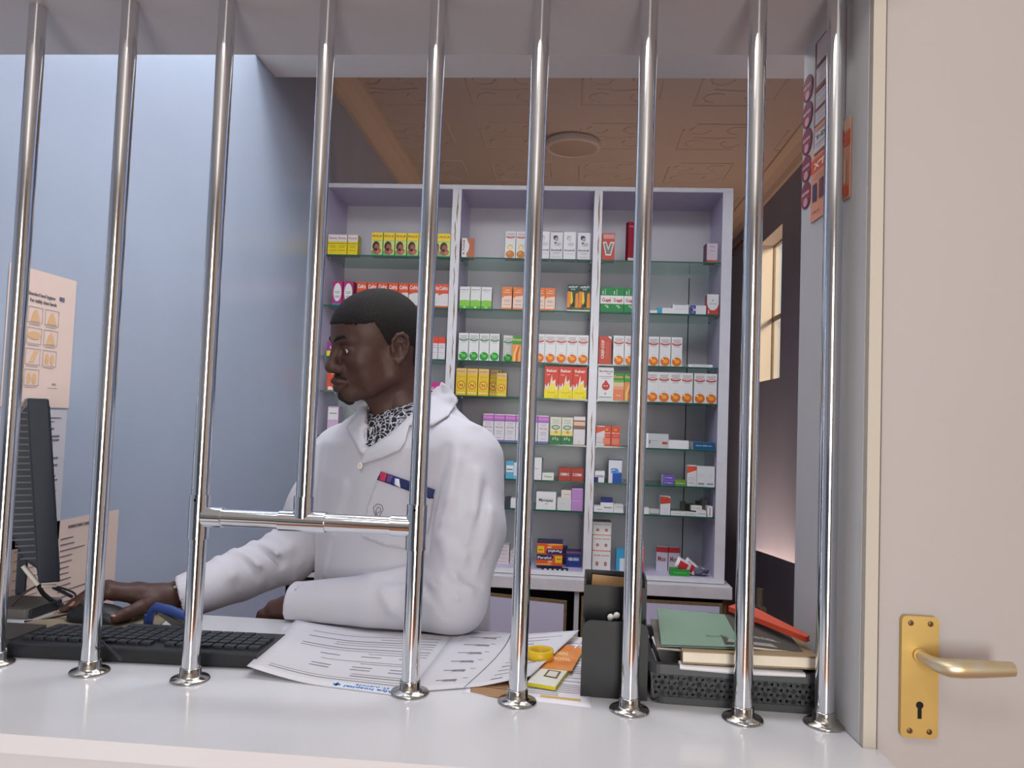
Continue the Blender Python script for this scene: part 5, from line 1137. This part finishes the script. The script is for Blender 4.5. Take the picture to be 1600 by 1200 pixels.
hv.chain([(.096, -.026, -.056), (.106, -.012, -.0505), (.1085, 0, -.0495), (.106, .012, -.0505), (.096, .026, -.056)], [.004, .0066, .0072, .0066, .004], .007)
hv.chain([(.096, -.023, -.059), (.104, -.011, -.0635), (.106, 0, -.0655), (.104, .011, -.0635), (.096, .023, -.059)], [.004, .0066, .0078, .0066, .004], .007)
hv.chain([(.100, -.026, -.0565), (.1125, -.008, -.0568), (.114, 0, -.0575), (.1125, .008, -.0568), (.100, .026, -.0565)], [.0011, .0016, .0018, .0016, .0011], .0025, 's')
for s in (1, -1):                                                                       # ears
    e0 = np.array([-.008, s * .074, .004])
    rim = [(.012, 0, -.012), (.014, .004, .004), (.012, .008, .018), (.003, .012, .028), (-.009, .014, .029), (-.018, .014, .020), (-.020, .012, .006), (-.015, .009, -.010), (-.006, .005, -.022), (.003, .001, -.028), (.008, -.001, -.022)]
    R3 = [tuple(e0 + np.array([a, s * b, c])) for a, b, c in rim]
    hv.ell(tuple(e0 + np.array([-.004, s * .001, .0])), (.017, .008, .024), .008)
    hv.chain(R3, [.0035, .0035, .0036, .0038, .004, .004, .0038, .0038, .0045, .006, .004], .004, 'u', .002)
    hv.chain([tuple(e0 + np.array(q) * (1, s, 1)) for q in ((.004, .009, .014), (-.006, .012, .012), (-.011, .011, .0), (-.006, .008, -.012))], [.0025, .003, .003, .0028], .003)
    hv.ell(tuple(e0 + np.array([.001, s * .010, -.002])), (.0075, .006, .0105), .004, 's')
    hv.ell(tuple(e0 + np.array([.0125, s * .004, -.004])), (.004, .004, .006), .004)
# neck, leaning back under the skull (drops straight down in the room once the head pitches)
hv.chain([(-.030, 0, -.01), (-.040, 0, -.09), (-.062, 0, -.20)], [.058, .056, .064], .03)
hv.cap((.02, 0, -.075), (-.012, 0, -.19), .026, .034, .03)
hp, hf = hv.skin(1)
HS = .955; TH = R(38); PT = R(12)
f0 = np.array([-math.cos(TH), -math.sin(TH), 0]); l0 = np.array([math.sin(TH), -math.cos(TH), 0]); u0 = np.array([0, 0, 1.])
f1 = f0 * math.cos(PT) - u0 * math.sin(PT); u1 = u0 * math.cos(PT) + f0 * math.sin(PT)
RL = R(-3); l1 = l0 * math.cos(RL) + u1 * math.sin(RL); u2 = u1 * math.cos(RL) - l0 * math.sin(RL)
HB = np.array([f1, l1, u2])
H0 = P(623, 547, y=1.50) - (l1 * .078 - f1 * .008) * HS
def HW(p): return H0 + (np.array(p) * HS) @ HB
def hl(p): return HW(p)

# hair: a thin shell over the scalp with a low, sharp front line, and a short beard
hr = Vol((-.13, -.10, -.06), (.14, .10, .16), .0021)
hr.ell((-.005, 0, .045), (.1005, .0795, .0890), .0).ell((.03, 0, .045), (.0680, .0685, .0705), .02).ell((-.03, 0, .02), (.0722, .070, .062), .02).ell((-.050, 0, -.014), (.062, .064, .060), .012)
q = hr.blk((-.13, -.10, -.06), (.14, .10, .16), 0); sl, X, Y, Z = q
lim = np.where(X > .035, .076 - .25 * (X - .07) - 4.0 * Y * Y + 0 * Z, np.where(X > .012, .0 + (X - .012) * 2.2 + .012, -.045 + np.clip(X + .0, 0, .02) * 1.5 + 0 * X))
lim = np.where((X <= .012) & (X > -.016), .012 + .0 * X, lim); lim = np.where(X <= -.016, -.046 + np.clip((X + .05) / .034, 0, 1) * .05, lim)
lim = lim + .0022 * np.sin(X * 900 + Y * 400) * np.sin(Z * 700 + X * 300)
hr.D = np.maximum(hr.D, ((lim + 0 * Z - Z) * .8).astype(np.float32))
rp, rf = hr.skin(1)
bd = Vol((.02, -.07, -.13), (.13, .07, -.02), .0018)
for s in (1, -1):
    bd.cap((.1035, s * .003, -.0405), (.094, s * .024, -.0475), .0050, .0035, .004)
bd.chain([(.0965, 0, -.073), (.095, 0, -.083), (.082, 0, -.093)], [.0060, .011, .0125], .006)
bp, bf = bd.skin(1)

# ---- torso, sleeves
cn = unit((-.56, -.83, 0)); cs_ = np.array([-cn[1], cn[0], 0]) * -1     # chest normal, and axis to his right shoulder
if cs_[0] > 0: cs_ = -cs_
SL = P(742, 722, y=1.475); SR = P(536, 712, y=1.70)
EL = P(708, 938, y=1.41); WL = P(470, 948, y=1.455)
ER = P(452, 868, y=1.68); WR = P(262, 937, y=1.43)
TC = (SL + SR) / 2; TC[2] = 0; TC[:2] -= cn[:2] * .015; TC[0] -= .008
def torso(V, grow=0.0):
    q = V.blk((-1, 1.2, .55), (.1, 2.0, 1.45), 0)
    if q is None: return
    sl, X, Y, Z = q
    zk = [.55, .80, .95, 1.08, 1.20, 1.27, 1.315, 1.345, 1.37, 1.40]; wx = [.21, .215, .21, .205, .20, .19, .155, .105, .07, .05]; wy = [.15, .145, .13, .135, .135, .125, .105, .085, .065, .045]
    fw = [.02, .0, -.0, .0, .0, .0, -.005, -.012, -.02, -.02]
    a = np.interp(Z, zk, wx) + grow; b = np.interp(Z, zk, wy) + grow; o = np.interp(Z, zk, fw)
    x, y = X - TC[0] - o * cn[0], Y - TC[1] - o * cn[1]
    u = x * cs_[0] + y * cs_[1]; v = x * cn[0] + y * cn[1]
    d = ((np.abs(u / a) ** 2.4 + np.abs(v / b) ** 2.4) ** (1 / 2.4) - 1) * np.minimum(a, b)
    d = np.maximum(np.maximum(d, (.575 - Z)), Z - 1.372); V.put(sl, (d * .85).astype(np.float32) + 0 * (X + Y + Z), .0, 'u')
cv = Vol((-.92, 1.25, .60), (.0, 1.95, 1.44), .0046)
torso(cv)
cv.chain([SL + (-.02, .02, .0), (SL + EL) / 2 + (.008, .0, .0), EL], [.070, .066, .060], .05, 'u', .02)
cv.chain([EL, (EL + WL) / 2, WL], [.058, .054, .047], .02, 'u', .01)
cv.chain([SR, (SR + ER) / 2, ER], [.066, .060, .056], .05, 'u', .02)
WR2 = P(284, 934, y=1.452); cv.chain([ER, (ER + WR2) / 2, WR2 + unit(WR2 - ER) * .03], [.058, .052, .041], .02, 'u', .01)
rnd = random.Random(11)
def fold(pts, r, k=.018): cv.chain([P(x, y, y=d) for x, y, d in pts], [r * .6] + [r] * (len(pts) - 2) + [r * .5], k, 'u', .006)
def dent(pts, r, k=.02): cv.chain([P(x, y, y=d) for x, y, d in pts], [r * .5] + [r] * (len(pts) - 2) + [r * .5], k, 's', .006)
def onto(x, y, dep): return P(x, y, y=dep)
def surf_depth(px, py):
    """room point where the sight line first meets the coat volume"""
    d = M @ np.array([(px - 800) / F, -(py - 600) / F, -1.0]); d = d / d[1]
    ys = np.arange(1.26, 1.93, .003); pts = CAM[None] + d[None] * ys[:, None]
    I = np.round((pts - cv.lo) / cv.h).astype(int); ok = ((I >= 0) & (I < cv.n)).all(1); I = np.clip(I, 0, cv.n - 1)
    v = np.where(ok, cv.D[I[:, 0], I[:, 1], I[:, 2]], 1); w = np.argmax(v < 0)
    return pts[w] if v[w] < 0 else None
def crease(pp, r, deep=0.0, mode='u', k=.014):
    out = [];
    for x, y in pp:
        s_ = surf_depth(x, y)
        if s_ is None: continue
        out.append(s_ + np.array([0, -deep, 0]) * (1 if mode == 's' else 1))
    if len(out) > 1:
        n = len(out); cv.chain(out, [r * (.45 + .55 * math.sin(math.pi * (i + .5) / n)) for i in range(n)], k, mode, .004)
# sleeve bunching at both elbows, drag lines from the shoulder, the front edge
for pp, r in (([(585, 902), (640, 893), (690, 905), (715, 935)], .011), ([(640, 915), (668, 925), (690, 955)], .010), ([(600, 925), (612, 950), (640, 972)], .008), ([(700, 862), (716, 900), (738, 925)], .010), ([(690, 840), (725, 870), (757, 880)], .009),
              ([(395, 850), (430, 868), (460, 905)], .010), ([(365, 862), (400, 885), (425, 915)], .009), ([(420, 838), (450, 858), (470, 880)], .010), ([(340, 872), (362, 900), (372, 925)], .007),
              ([(700, 650), (740, 668), (765, 700)], .008), ([(720, 720), (705, 780), (690, 820)], .009), ([(745, 740), (742, 800), (728, 850)], .008), ([(765, 800), (752, 860), (742, 900)], .008), ([(540, 760), (520, 830), (505, 900)], .007), ([(495, 700), (488, 760), (482, 830)], .008)):
    crease(pp, r * .72, 0, 'u', .02)
for pp, r in (([(697, 700), (684, 745), (672, 800), (668, 860)], .013), ([(612, 905), (650, 908), (680, 925)], .006), ([(655, 905), (680, 940), (700, 968)], .006), ([(408, 855), (440, 880), (462, 918)], .007), ([(378, 868), (408, 900), (425, 925)], .006), ([(730, 700), (718, 760), (706, 810)], .005), ([(760, 760), (748, 830), (735, 880)], .005), ([(705, 880), (730, 905), (752, 915)], .006)):
    crease(pp, r, .004, 's', .012)
# collar stand round the neck
NB = HW((-.055, 0, -.150))
for i in range(15):
    w0, w1 = R(24 * i), R(24 * (i + 1))
    def cp_(w):
        c, s = math.cos(w), math.sin(w)   # c=1 is the front
        return NB + cn * (c * .072 - .008) + cs_ * (s * .078) + np.array([0, 0, .018 - .030 * max(0, c) + (.012 if c < 0 else 0)])
    cv.cap(cp_(w0), cp_(w1), .011, .011, .012)
# opening of the coat: the V over the shirt
q = cv.blk((-.9, 1.25, 1.1), (0, 1.95, 1.44), 0); sl, X, Y, Z = q
PXX, PYY = proj(X + 0 * (Y + Z), Y + 0 * (X + Z), Z + 0 * (X + Y))
poly = [(575, 560), (575, 632), (573, 707), (600, 690), (628, 668), (662, 636), (688, 598), (690, 560)]
dd = np.full(PXX.shape, -1e3, np.float32); cr_ = np.zeros(PXX.shape, bool); dmin = np.full(PXX.shape, 1e6, np.float32)
for i in range(len(poly)):
    (x1, y1), (x2, y2) = poly[i], poly[(i + 1) % len(poly)]
    ex, ey = x2 - x1, y2 - y1; t = np.clip(((PXX - x1) * ex + (PYY - y1) * ey) / (ex * ex + ey * ey), 0, 1)
    dmin = np.minimum(dmin, np.hypot(PXX - x1 - t * ex, PYY - y1 - t * ey))
    cr_ ^= ((y1 > PYY) != (y2 > PYY)) & (PXX < (x2 - x1) * (PYY - y1) / (y2 - y1 + 1e-9) + x1)
sd = np.where(cr_, -dmin, dmin) * (1.5 / F)
front = ((X - TC[0]) * cn[0] + (Y - TC[1]) * cn[1]) + 0 * Z
sd = np.where(front > -.02, sd, .05)
cv.D[sl] = np.maximum(cv.D[sl], -sd.astype(np.float32))
# neck hole and sleeve ends
cv.chain([HW((-.030, 0, -.05)), HW((-.055, 0, -.150)), HW((-.060, 0, -.19))], [.066, .068, .066], .004, 's', .004)
def plane_cut(V, c, d, L_=.11):
    q = V.blk(c - L_, c + L_, 0); sl, X, Y, Z = q; x, y, z = X - c[0], Y - c[1], Z - c[2]
    t = x * d[0] + y * d[1] + z * d[2]; rr = np.sqrt(np.maximum(x * x + y * y + z * z - t * t, 0))
    V.D[sl] = np.where((rr < .075) & (t > -.02) & (t < L_), np.maximum(V.D[sl], t), V.D[sl]).astype(np.float32)
dL = unit(WL - EL); plane_cut(cv, WL + dL * .012, dL); cv.cap(WL - dL * .03, WL + dL * .08, .037, .038, .003, 's')
dR = unit(WR2 - ER); NR = unit((-1, -.55, -.36)); plane_cut(cv, WR2 + dR * .004, NR); cv.cap(WR2 - dR * .03, WR2 + dR * .09, .034, .036, .003, 's')
def hem(c, d, r):
    a1 = unit(np.cross(d, [0, 0, 1])); a2 = np.cross(a1, d); n_ = 20
    for i in range(n_):
        w0, w1 = 2 * math.pi * i / n_, 2 * math.pi * (i + 1) / n_
        cv.cap(c + a1 * r * math.cos(w0) + a2 * r * math.sin(w0), c + a1 * r * math.cos(w1) + a2 * r * math.sin(w1), .0052, .0052, .004)
hem(WL + dL * .008, dL, .0425)
# keep the left forearm on the worktop
sl_ = cv.blk((-.9, 1.25, .60), (0, 1.434, .9440), 0); 
if sl_: cv.D[sl_[0]] = np.maximum(cv.D[sl_[0]], np.minimum((.9440 - sl_[3]), (1.434 - sl_[2])).astype(np.float32) + 0 * sl_[1])
coat_parts = cv.skin(2)

sv = Vol((-.62, 1.32, 1.05), (-.12, 1.82, 1.46), .004)
torso(sv, -.012)
for i in range(15):
    w0, w1 = R(24 * i), R(24 * (i + 1))
    def cq_(w):
        c, s = math.cos(w), math.sin(w)
        return NB + cn * (c * .062 - .008) + cs_ * (s * .069) + np.array([0, 0, .022 - .040 * max(0, c) + (.016 if c < 0 else 0)])
    if 0 < i < 14:
        sv.cap(cq_(w0), cq_(w1), .0105, .0105, .006); sv.cap(cq_(w0) + (0, 0, .012), cq_(w1) + (0, 0, .012), .0075, .0075, .006)
sv.chain([HW((-.030, 0, -.05)), HW((-.055, 0, -.150)), HW((-.060, 0, -.19))], [.058, .059, .055], .003, 's', .003)
vtop = P(592, 648, y=1.49); sv.cap(P(593, 652, y=1.40), P(593, 652, y=1.50), .006, .006, .004, 's'); sv.cap(P(594, 640, y=1.42), P(594, 640, y=1.51), .012, .012, .004, 's'); sv.cap(P(598, 624, y=1.43), P(598, 624, y=1.53), .020, .020, .004, 's')
sq = sv.blk((-.62, 1.32, 1.05), (-.12, 1.82, 1.46), 0)
shirt_parts = sv.skin(1)

# bare torso, arms, legs (mostly under the clothes)
tv = Vol((-.95, 1.25, .40), (.15, 2.05, 1.42), .009)
torso(tv, -.030)
tv.chain([SL, EL, WL - dL * .05], [.045, .038, .031], .03, 'u', .02); tv.chain([SR, ER, WR2 - dR * .06], [.045, .038, .031], .03, 'u', .02)
tv.chain([HW((-.035, 0, -.09)), HW((-.06, 0, -.21))], [.054, .062], .03)
tb = tv.blk((-.9, 1.25, .80), (0, 1.436, .946), 0); tv.D[tb[0]] = np.maximum(tv.D[tb[0]], np.minimum((.946 - tb[3]), (1.436 - tb[2])).astype(np.float32) + 0 * tb[1])
body_parts = [(HW(hp), hf), tv.skin(1)]

# ---- hands: palm, thumb and four bent fingers each
def hand(kn, wrist, elbow, fingers, thumb, h=.0017, palm_r=.0165):
    w2 = wrist + unit(elbow - wrist) * .09; allp = [wrist, w2] + [p for f in fingers for p in f[0]] + list(thumb[0]); A = np.array(allp)
    V = Vol(A.min(0) - .05, A.max(0) + .05, h)
    V.cap(w2, wrist, .031, .0255, .01)
    for k_ in kn: V.cap(wrist * .85 + k_ * .15, k_, .0195, .0128, .012)
    for i in range(3): V.cap((wrist + kn[i]) / 2, (wrist + kn[i + 1]) / 2, palm_r, palm_r, .01); V.cap(kn[i], kn[i + 1], .0125, .012, .008)
    for pts, r in fingers: V.chain(pts, [r * 1.08, r * .96, r * .92, r * .80], .006, 'u', .0025)
    V.chain(thumb[0], thumb[1], .012, 'u', .004)
    q = V.blk((-1.2, 1.0, .80), (0, 1.436, .9465), 0)
    if q: V.D[q[0]] = np.maximum(V.D[q[0]], np.minimum((.9465 - q[3]), (1.436 - q[2])).astype(np.float32) + 0 * q[1])
    return V.skin(1)
# right hand lying on the mouse
wr = P(262, 934, y=1.432)
def at3(x, y, dep): return P(x, y, y=dep)
idx_ = [at3(172, 924, 1.37), at3(150, 926, 1.36), at3(132, 935, 1.352), at3(118, 946, 1.345)]
mid_ = [at3(168, 919, 1.39), at3(139, 926, 1.392), at3(115, 942, 1.386), at3(93, 960, 1.372)]
rng_ = [at3(170, 921, 1.412), at3(150, 925, 1.412), at3(135, 938, 1.405), at3(125, 952, 1.395)]
pnk_ = [at3(178, 927, 1.43), at3(162, 932, 1.43), at3(150, 943, 1.42), at3(143, 954, 1.41)]
thb_ = [at3(243, 940, 1.412), at3(218, 950, 1.36), at3(197, 959, 1.328), at3(181, 966, 1.312)]
rh = hand([idx_[0], mid_[0], rng_[0], pnk_[0]], wr, ER, [(idx_, .0088), (mid_, .009), (rng_, .0086), (pnk_, .0078)], (thb_, [.017, .0125, .0112, .0092]))
# left hand, half curled, just past the back edge of the worktop
lw = at3(462, 948, 1.46)
k0 = [at3(430, 951, 1.452), at3(428, 950, 1.468), at3(430, 950, 1.485), at3(434, 953, 1.502)]
def curl(b, s): return [b, b + np.array([-.022, -.002, -.012]) * s, b + np.array([-.030, 0, -.034]) * s, b + np.array([-.020, .002, -.050]) * s]
lh = hand(k0, lw, EL, [(curl(k0[0], .95), .009), (curl(k0[1], 1.05), .009), (curl(k0[2], 1.0), .0087), (curl(k0[3], .8), .0078)], ([at3(448, 948, 1.452), at3(432, 955, 1.450), at3(420, 961, 1.452), at3(412, 964, 1.456)], [.016, .0125, .011, .0092]))
body_parts += [rh, lh]
NAIL = mat('fingernail_pale', (150, 108, 94), .35)
def nail(p, d_, r=.0062, side=(0, -.75, .65)):
    d_ = Vector(unit(d_)); n_ = Vector(unit(side)); n_ = (n_ - d_ * n_.dot(d_)).normalized(); b_ = d_.cross(n_); m = MB(); vs = []; k = 6
    for i in range(k + 1):
        for j_ in range(k + 1):
            u, v = -1 + 2 * i / k, -1 + 2 * j_ / k; x, y = u * math.sqrt(1 - v * v / 2), v * math.sqrt(1 - u * u / 2)
            vs.append(Vector(p) + d_ * (x * r * 1.15) + b_ * (y * r * .8) + n_ * (.0085 * math.sqrt(max(0, 1 - (y * .62) ** 2))))
    m.add(vs, [(i * (k + 1) + j_, (i + 1) * (k + 1) + j_, (i + 1) * (k + 1) + j_ + 1, i * (k + 1) + j_ + 1) for i in range(k) for j_ in range(k)], NAIL, True); o = m.build('fingernail'); md = o.modifiers.new('thick', 'SOLIDIFY'); md.thickness = .0008; md.offset = 0; return o
for f_, sd_ in ((thb_, (0, -.5, .8)), (idx_, (0, -.55, .8)), (mid_, (0, -.55, .8))):
    dd_ = f_[-1] - f_[-2]; own(nail(f_[-1] + unit(dd_) * .0015, dd_, .0062 if f_ is thb_ else .0052, sd_))
body = own(mesh_from('body', body_parts, None, SKIN)); body['label'] = 'deep brown skin'
hair = own(mesh_from('hair', [(HW(rp), rf)], None, HAIR)); hair['label'] = 'very short black hair'
own(mesh_from('beard', [(HW(bp), bf)], None, mat('beard_stubble', (30, 22, 21), .8, bump=.6, bscale=600)))
coat = own(mesh_from('lab_coat', [coat_parts], None, COAT))
# trousers and shoes under the counter
lv_ = Vol((-1.0, .9, .04), (.2, 2.0, .68), .011)
for s in (-1, 1):
    hip = np.array([TC[0], TC[1], .660]) + cs_ * s * .095; kn_ = hip + cn * .40 + cs_ * s * .06; kn_[2] = .60; an_ = kn_ + cn * .02; an_[2] = .11
    lv_.chain([hip, kn_, an_], [.088, .066, .052], .04, 'u', .03)
own(mesh_from('trousers', [lv_.skin(1)], None, mat('dark_trousers', (40, 42, 52), .8)))
for s in (-1, 1):
    an_ = np.array([TC[0], TC[1], .0]) + cs_ * s * .155 + cn * .42
    sh_ = Vol(an_ - .2 + (0, 0, .2), an_ + .3, .008); sh_.chain([an_ + (0, 0, .075), an_ + cn * .06 + (0, 0, .050), an_ + cn * .15 + (0, 0, .040)], [.045, .042, .036], .03)
    sh_.chain([an_ + (0, 0, .075), an_ + (0, 0, .12)], [.045, .045], .02); own(mesh_from('shoe', [sh_.skin(1)], None, mat('black_shoe', (22, 22, 24), .3)))
# shirt with its black and white leaf print
SHIRT = mat('printed_shirt', (30, 30, 38), .8)
n = SHIRT.node_tree.nodes; Lk = SHIRT.node_tree.links; tcn = n.new('ShaderNodeTexCoord'); vo = n.new('ShaderNodeTexVoronoi'); vo.feature = 'DISTANCE_TO_EDGE'; vo.inputs['Scale'].default_value = 95
nzn = n.new('ShaderNodeTexNoise'); nzn.inputs['Scale'].default_value = 40; mx = n.new('ShaderNodeMix'); mx.data_type = 'RGBA'; mx.inputs[0].default_value = .03
Lk.new(tcn.outputs['Object'], mx.inputs[6]); Lk.new(tcn.outputs['Object'], nzn.inputs['Vector']); Lk.new(nzn.outputs['Color'], mx.inputs[7]); Lk.new(mx.outputs[2], vo.inputs['Vector'])
rpn = n.new('ShaderNodeValToRGB'); rpn.color_ramp.interpolation = 'CONSTANT'; rpn.color_ramp.elements[0].color = lin((186, 186, 196)); rpn.color_ramp.elements[0].position = 0; rpn.color_ramp.elements[1].position = .075; rpn.color_ramp.elements[1].color = lin((22, 22, 30))
e_ = rpn.color_ramp.elements.new(.32); e_.color = lin((22, 22, 30)); Lk.new(vo.outputs['Distance'], rpn.inputs[0]); Lk.new(rpn.outputs[0], n['Principled BSDF'].inputs['Base Color'])
shirt = own(mesh_from('shirt', [shirt_parts], None, SHIRT)); shirt['label'] = 'black and white printed shirt'
# eyes
EW = mat('eye_white', (196, 184, 176), .2, coat=.5); IR = mat('iris_dark', (24, 14, 10), .1, coat=1)
for s in (1, -1):
    m = MB(); m.lathe([(0, -.0118)] + [(.0118 * math.sin(R(a)), -.0118 * math.cos(R(a))) for a in range(15, 180, 15)] + [(0, .0118)], EW, seg=24); e = m.build('eye', None)
    c = HW((.0785, s * .0315, .0112)); gaze = unit(f1 * .93 + f0 * .1 + np.array([-.25, .12, -.1]))
    e.rotation_euler = Vector(gaze).to_track_quat('Z', 'Y').to_euler(); e.location = c; own(e)
    m = MB(); m.lathe([(.0063, .0101), (.005, .0112), (.003, .0120), (0, .0123)], IR, seg=20); ii = m.build('iris', e)
def ebrow(s): return [HW(p) for p in ((.1005, s * .009, .0325), (.0975, s * .020, .0385), (.0905, s * .034, .0405), (.080, s * .047, .033))]
for s in (1, -1):
    m = MB(); m.tube([Vector(p) for p in ebrow(s)], [.0030, .0042, .0038, .0014], HAIR, 8, flat=1.0); own(m.build('eyebrow'))

# ---- lapels, pocket, badge, button: cloth pieces laid on the coat, each with its own thickness
from mathutils.bvhtree import BVHTree
cvv, cvf = coat_parts; svv, svf = shirt_parts
allv = np.concatenate([cvv, svv]); allf = np.concatenate([cvf, svf + len(cvv)])
BV = BVHTree.FromPolygons(allv.tolist(), allf.tolist()); BC = BVHTree.FromPolygons(cvv.tolist(), cvf.tolist())
def hit(px, py, off=.004, bv=None):
    d = Vector((M @ np.array([(px - 800) / F, -(py - 600) / F, -1.0])).tolist()).normalized()
    h = (bv or BC).ray_cast(Vector(CAM), d)
    if h[0] is None: return None
    nn = h[1] if h[1].dot(d) < 0 else -h[1]
    return h[0] + nn * off - d * 0
def inside(x, y, poly):
    c = False
    for i in range(len(poly)):
        (x1, y1), (x2, y2) = poly[i], poly[(i + 1) % len(poly)]
        if (y1 > y) != (y2 > y) and x < (x2 - x1) * (y - y1) / (y2 - y1) + x1: c = not c
    return c
import mathutils.geometry as mg
def patch(name, poly, m, off=.004, thick=.0022, step=5.0, bv=None, parent=None, smooth_n=2):
    """a cloth piece cut to an outline, following the surface under it"""
    bpts = []
    for i in range(len(poly)):
        (x1, y1), (x2, y2) = poly[i], poly[(i + 1) % len(poly)]; n_ = max(1, int(math.hypot(x2 - x1, y2 - y1) / step))
        bpts += [(x1 + (x2 - x1) * k / n_, y1 + (y2 - y1) * k / n_) for k in range(n_)]
    xs = [p[0] for p in poly]; ys = [p[1] for p in poly]; ip = []
    y = min(ys) + step * .5; r = 0
    while y < max(ys):
        x = min(xs) + (step * .5 if r % 2 else 0)
        while x < max(xs):
            if inside(x, y, poly) and min(math.hypot(x - a, y - b) for a, b in bpts) > step * .55: ip.append((x, y))
            x += step
        y += step * .87; r += 1
    pts = bpts + ip; nb = len(bpts)
    v2, ed, fa, ov, oe, of = mg.delaunay_2d_cdt([Vector(p) for p in pts], [], [list(range(nb))], 1, 1e-4)
    P3 = []; last = None
    for v in v2:
        h = hit(v.x, v.y, off, bv)
        P3.append(h)
    ok = [i for i, h in enumerate(P3) if h is not None]
    for i, h in enumerate(P3):
        if h is None:
            j = min(ok, key=lambda k: (v2[k].x - v2[i].x) ** 2 + (v2[k].y - v2[i].y) ** 2)
            dd_ = (P3[j] - Vector(CAM)); dep = dd_.y; q_ = P(v2[i].x, v2[i].y, y=P3[j].y); P3[i] = Vector(q_.tolist())
    nb_ = {i: set() for i in range(len(P3))}
    for f in fa:
        for a in range(len(f)): nb_[f[a]].add(f[(a + 1) % len(f)]); nb_[f[(a + 1) % len(f)]].add(f[a])
    # depth along the sight line is evened out so the cloth bridges small folds
    C0 = Vector(CAM); dirs = [(p - C0).normalized() for p in P3]; dep = [(p - C0).length for p in P3]
    for _ in range(smooth_n):
        nd = [sum(dep[j] for j in nb_[i]) / max(1, len(nb_[i])) for i in range(len(dep))]; dep = [min(d, .5 * d + .5 * e_) for d, e_ in zip(dep, nd)]
    P3 = [C0 + d * t for d, t in zip(dirs, dep)]
    mm = MB(); mm.add([tuple(p) for p in P3], [tuple(f) for f in fa], m, True)
    o = mm.build(name); md = o.modifiers.new('thick', 'SOLIDIFY'); md.thickness = thick; md.offset = 0
    if parent is not None: o.parent = parent; o.location = Vector((0, 0, 0))
    return o
def onman(o): return own(o)
CT2 = COAT
onman(patch('lapel', [(690, 597), (700, 603), (713, 622), (702, 652), (677, 668), (641, 667), (634, 694), (627, 704), (600, 716), (563, 728), (573, 707), (600, 690), (628, 668), (660, 638), (684, 608)], CT2, .0055, .003, bv=BV))
onman(patch('lapel', [(577, 624), (549, 629), (546, 634), (563, 647), (544, 671), (566, 708), (573, 711), (574, 668)], CT2, .0055, .003, bv=BV))
pk = patch('chest_pocket', [(593, 742), (636, 758), (679, 776), (669, 832), (640, 858), (604, 852), (566, 838), (576, 790)], CT2, .003, .0016); onman(pk)
STR = mat('blue_red_trim', (32, 48, 110), .6, rgb2=(20, 24, 52), scale=70)
st = patch('pocket_trim', [(598, 737), (636, 750), (681, 765), (678, 779), (636, 765), (592, 750)], STR, .0055, .0016, 4.0); onman(st); st['label'] = 'blue and red printed pocket trim'
r_ = patch('trim_print', [(598, 737.5), (608, 740), (604, 753.5), (594, 750)], mat('trim_red', (176, 44, 76), .6), .0068, .0008, 3.0, smooth_n=0); onman(r_)
r_ = patch('trim_print', [(620, 748), (626, 749), (628, 762), (619, 757)], mat('trim_white', (214, 216, 226), .6), .0068, .0008, 3.0, smooth_n=0); onman(r_)
r_ = patch('trim_print', [(609, 742), (617, 745), (612, 755), (606, 753)], mat('trim_violet', (96, 60, 120), .6), .0068, .0008, 3.0, smooth_n=0); onman(r_)
EMB = mat('grey_embroidery', (96, 100, 106), .7)
def stitch(pts, r=.0006, off=.0048):
    q = [hit(x, y, off) for x, y in pts]; q = [p for p in q if p is not None]
    return q
m = MB()
for pts in ([(592, 811), (587, 800), (586, 792), (592, 787), (599, 789), (601, 796), (597, 803), (592, 811)], [(592, 805), (590, 797), (593, 792), (597, 794), (597, 799), (593, 801)], [(589, 799), (591, 807), (594, 809)]):
    q = stitch(pts)
    if len(q) > 2: m.tube(q, .0006, EMB, 6)
bdg = m.build('embroidered_badge'); onman(bdg)
for t_, x, y, h, w in (('Ca', 600, 818, 9, 17),):
    m = MB(); vs, fs, tw = text2d(t_, .02)
    q = [hit(x + a / tw * w, y - b * h + 0, .0048) for a, b in vs]
    if all(p is not None for p in q): m.add([tuple(p) for p in q], fs, EMB); onman(m.build('embroidered_lettering'))
b3 = hit(568, 729, .009, BV)
m = MB(); m.lathe([(0, .0012), (.003, .0012), (.0045, .002), (.0062, .002), (.0068, .001), (.0068, -.001), (0, -.001)], mat('button_pearl', (224, 214, 208), .3), seg=24)
for a in (0, 90, 180, 270): m.tube([(.0018 * math.cos(R(a)), .0018 * math.sin(R(a)), .001), (.0018 * math.cos(R(a)), .0018 * math.sin(R(a)), .0015)], .0006, mat('button_hole', (120, 110, 106), .7), 6)
bt = m.build('button'); bt.location = b3; bt.rotation_euler = Vector((cn[0], cn[1], .1)).to_track_quat('Z', 'Y').to_euler(); own(bt)
# beaded bracelet on the right wrist
m = MB(); bc_ = WR2 + dR * .018 + np.array([0, 0, .004]); ax1 = unit(np.cross(dR, [0, 0, 1])); ax2 = np.cross(ax1, dR)
for i in range(26):
    a = 2 * math.pi * i / 26; p = bc_ + ax1 * .0288 * math.cos(a) + ax2 * .0270 * math.sin(a)
    m.lathe([(0, -.0034)] + [(.0034 * math.sin(R(t)), -.0034 * math.cos(R(t))) for t in (36, 72, 108, 144)] + [(0, .0034)], mat('bead_dark', (36, 30, 28), .25) if i % 2 else mat('bead_pale', (176, 168, 156), .3), tuple(p), 8)
onman(m.build('bracelet'))
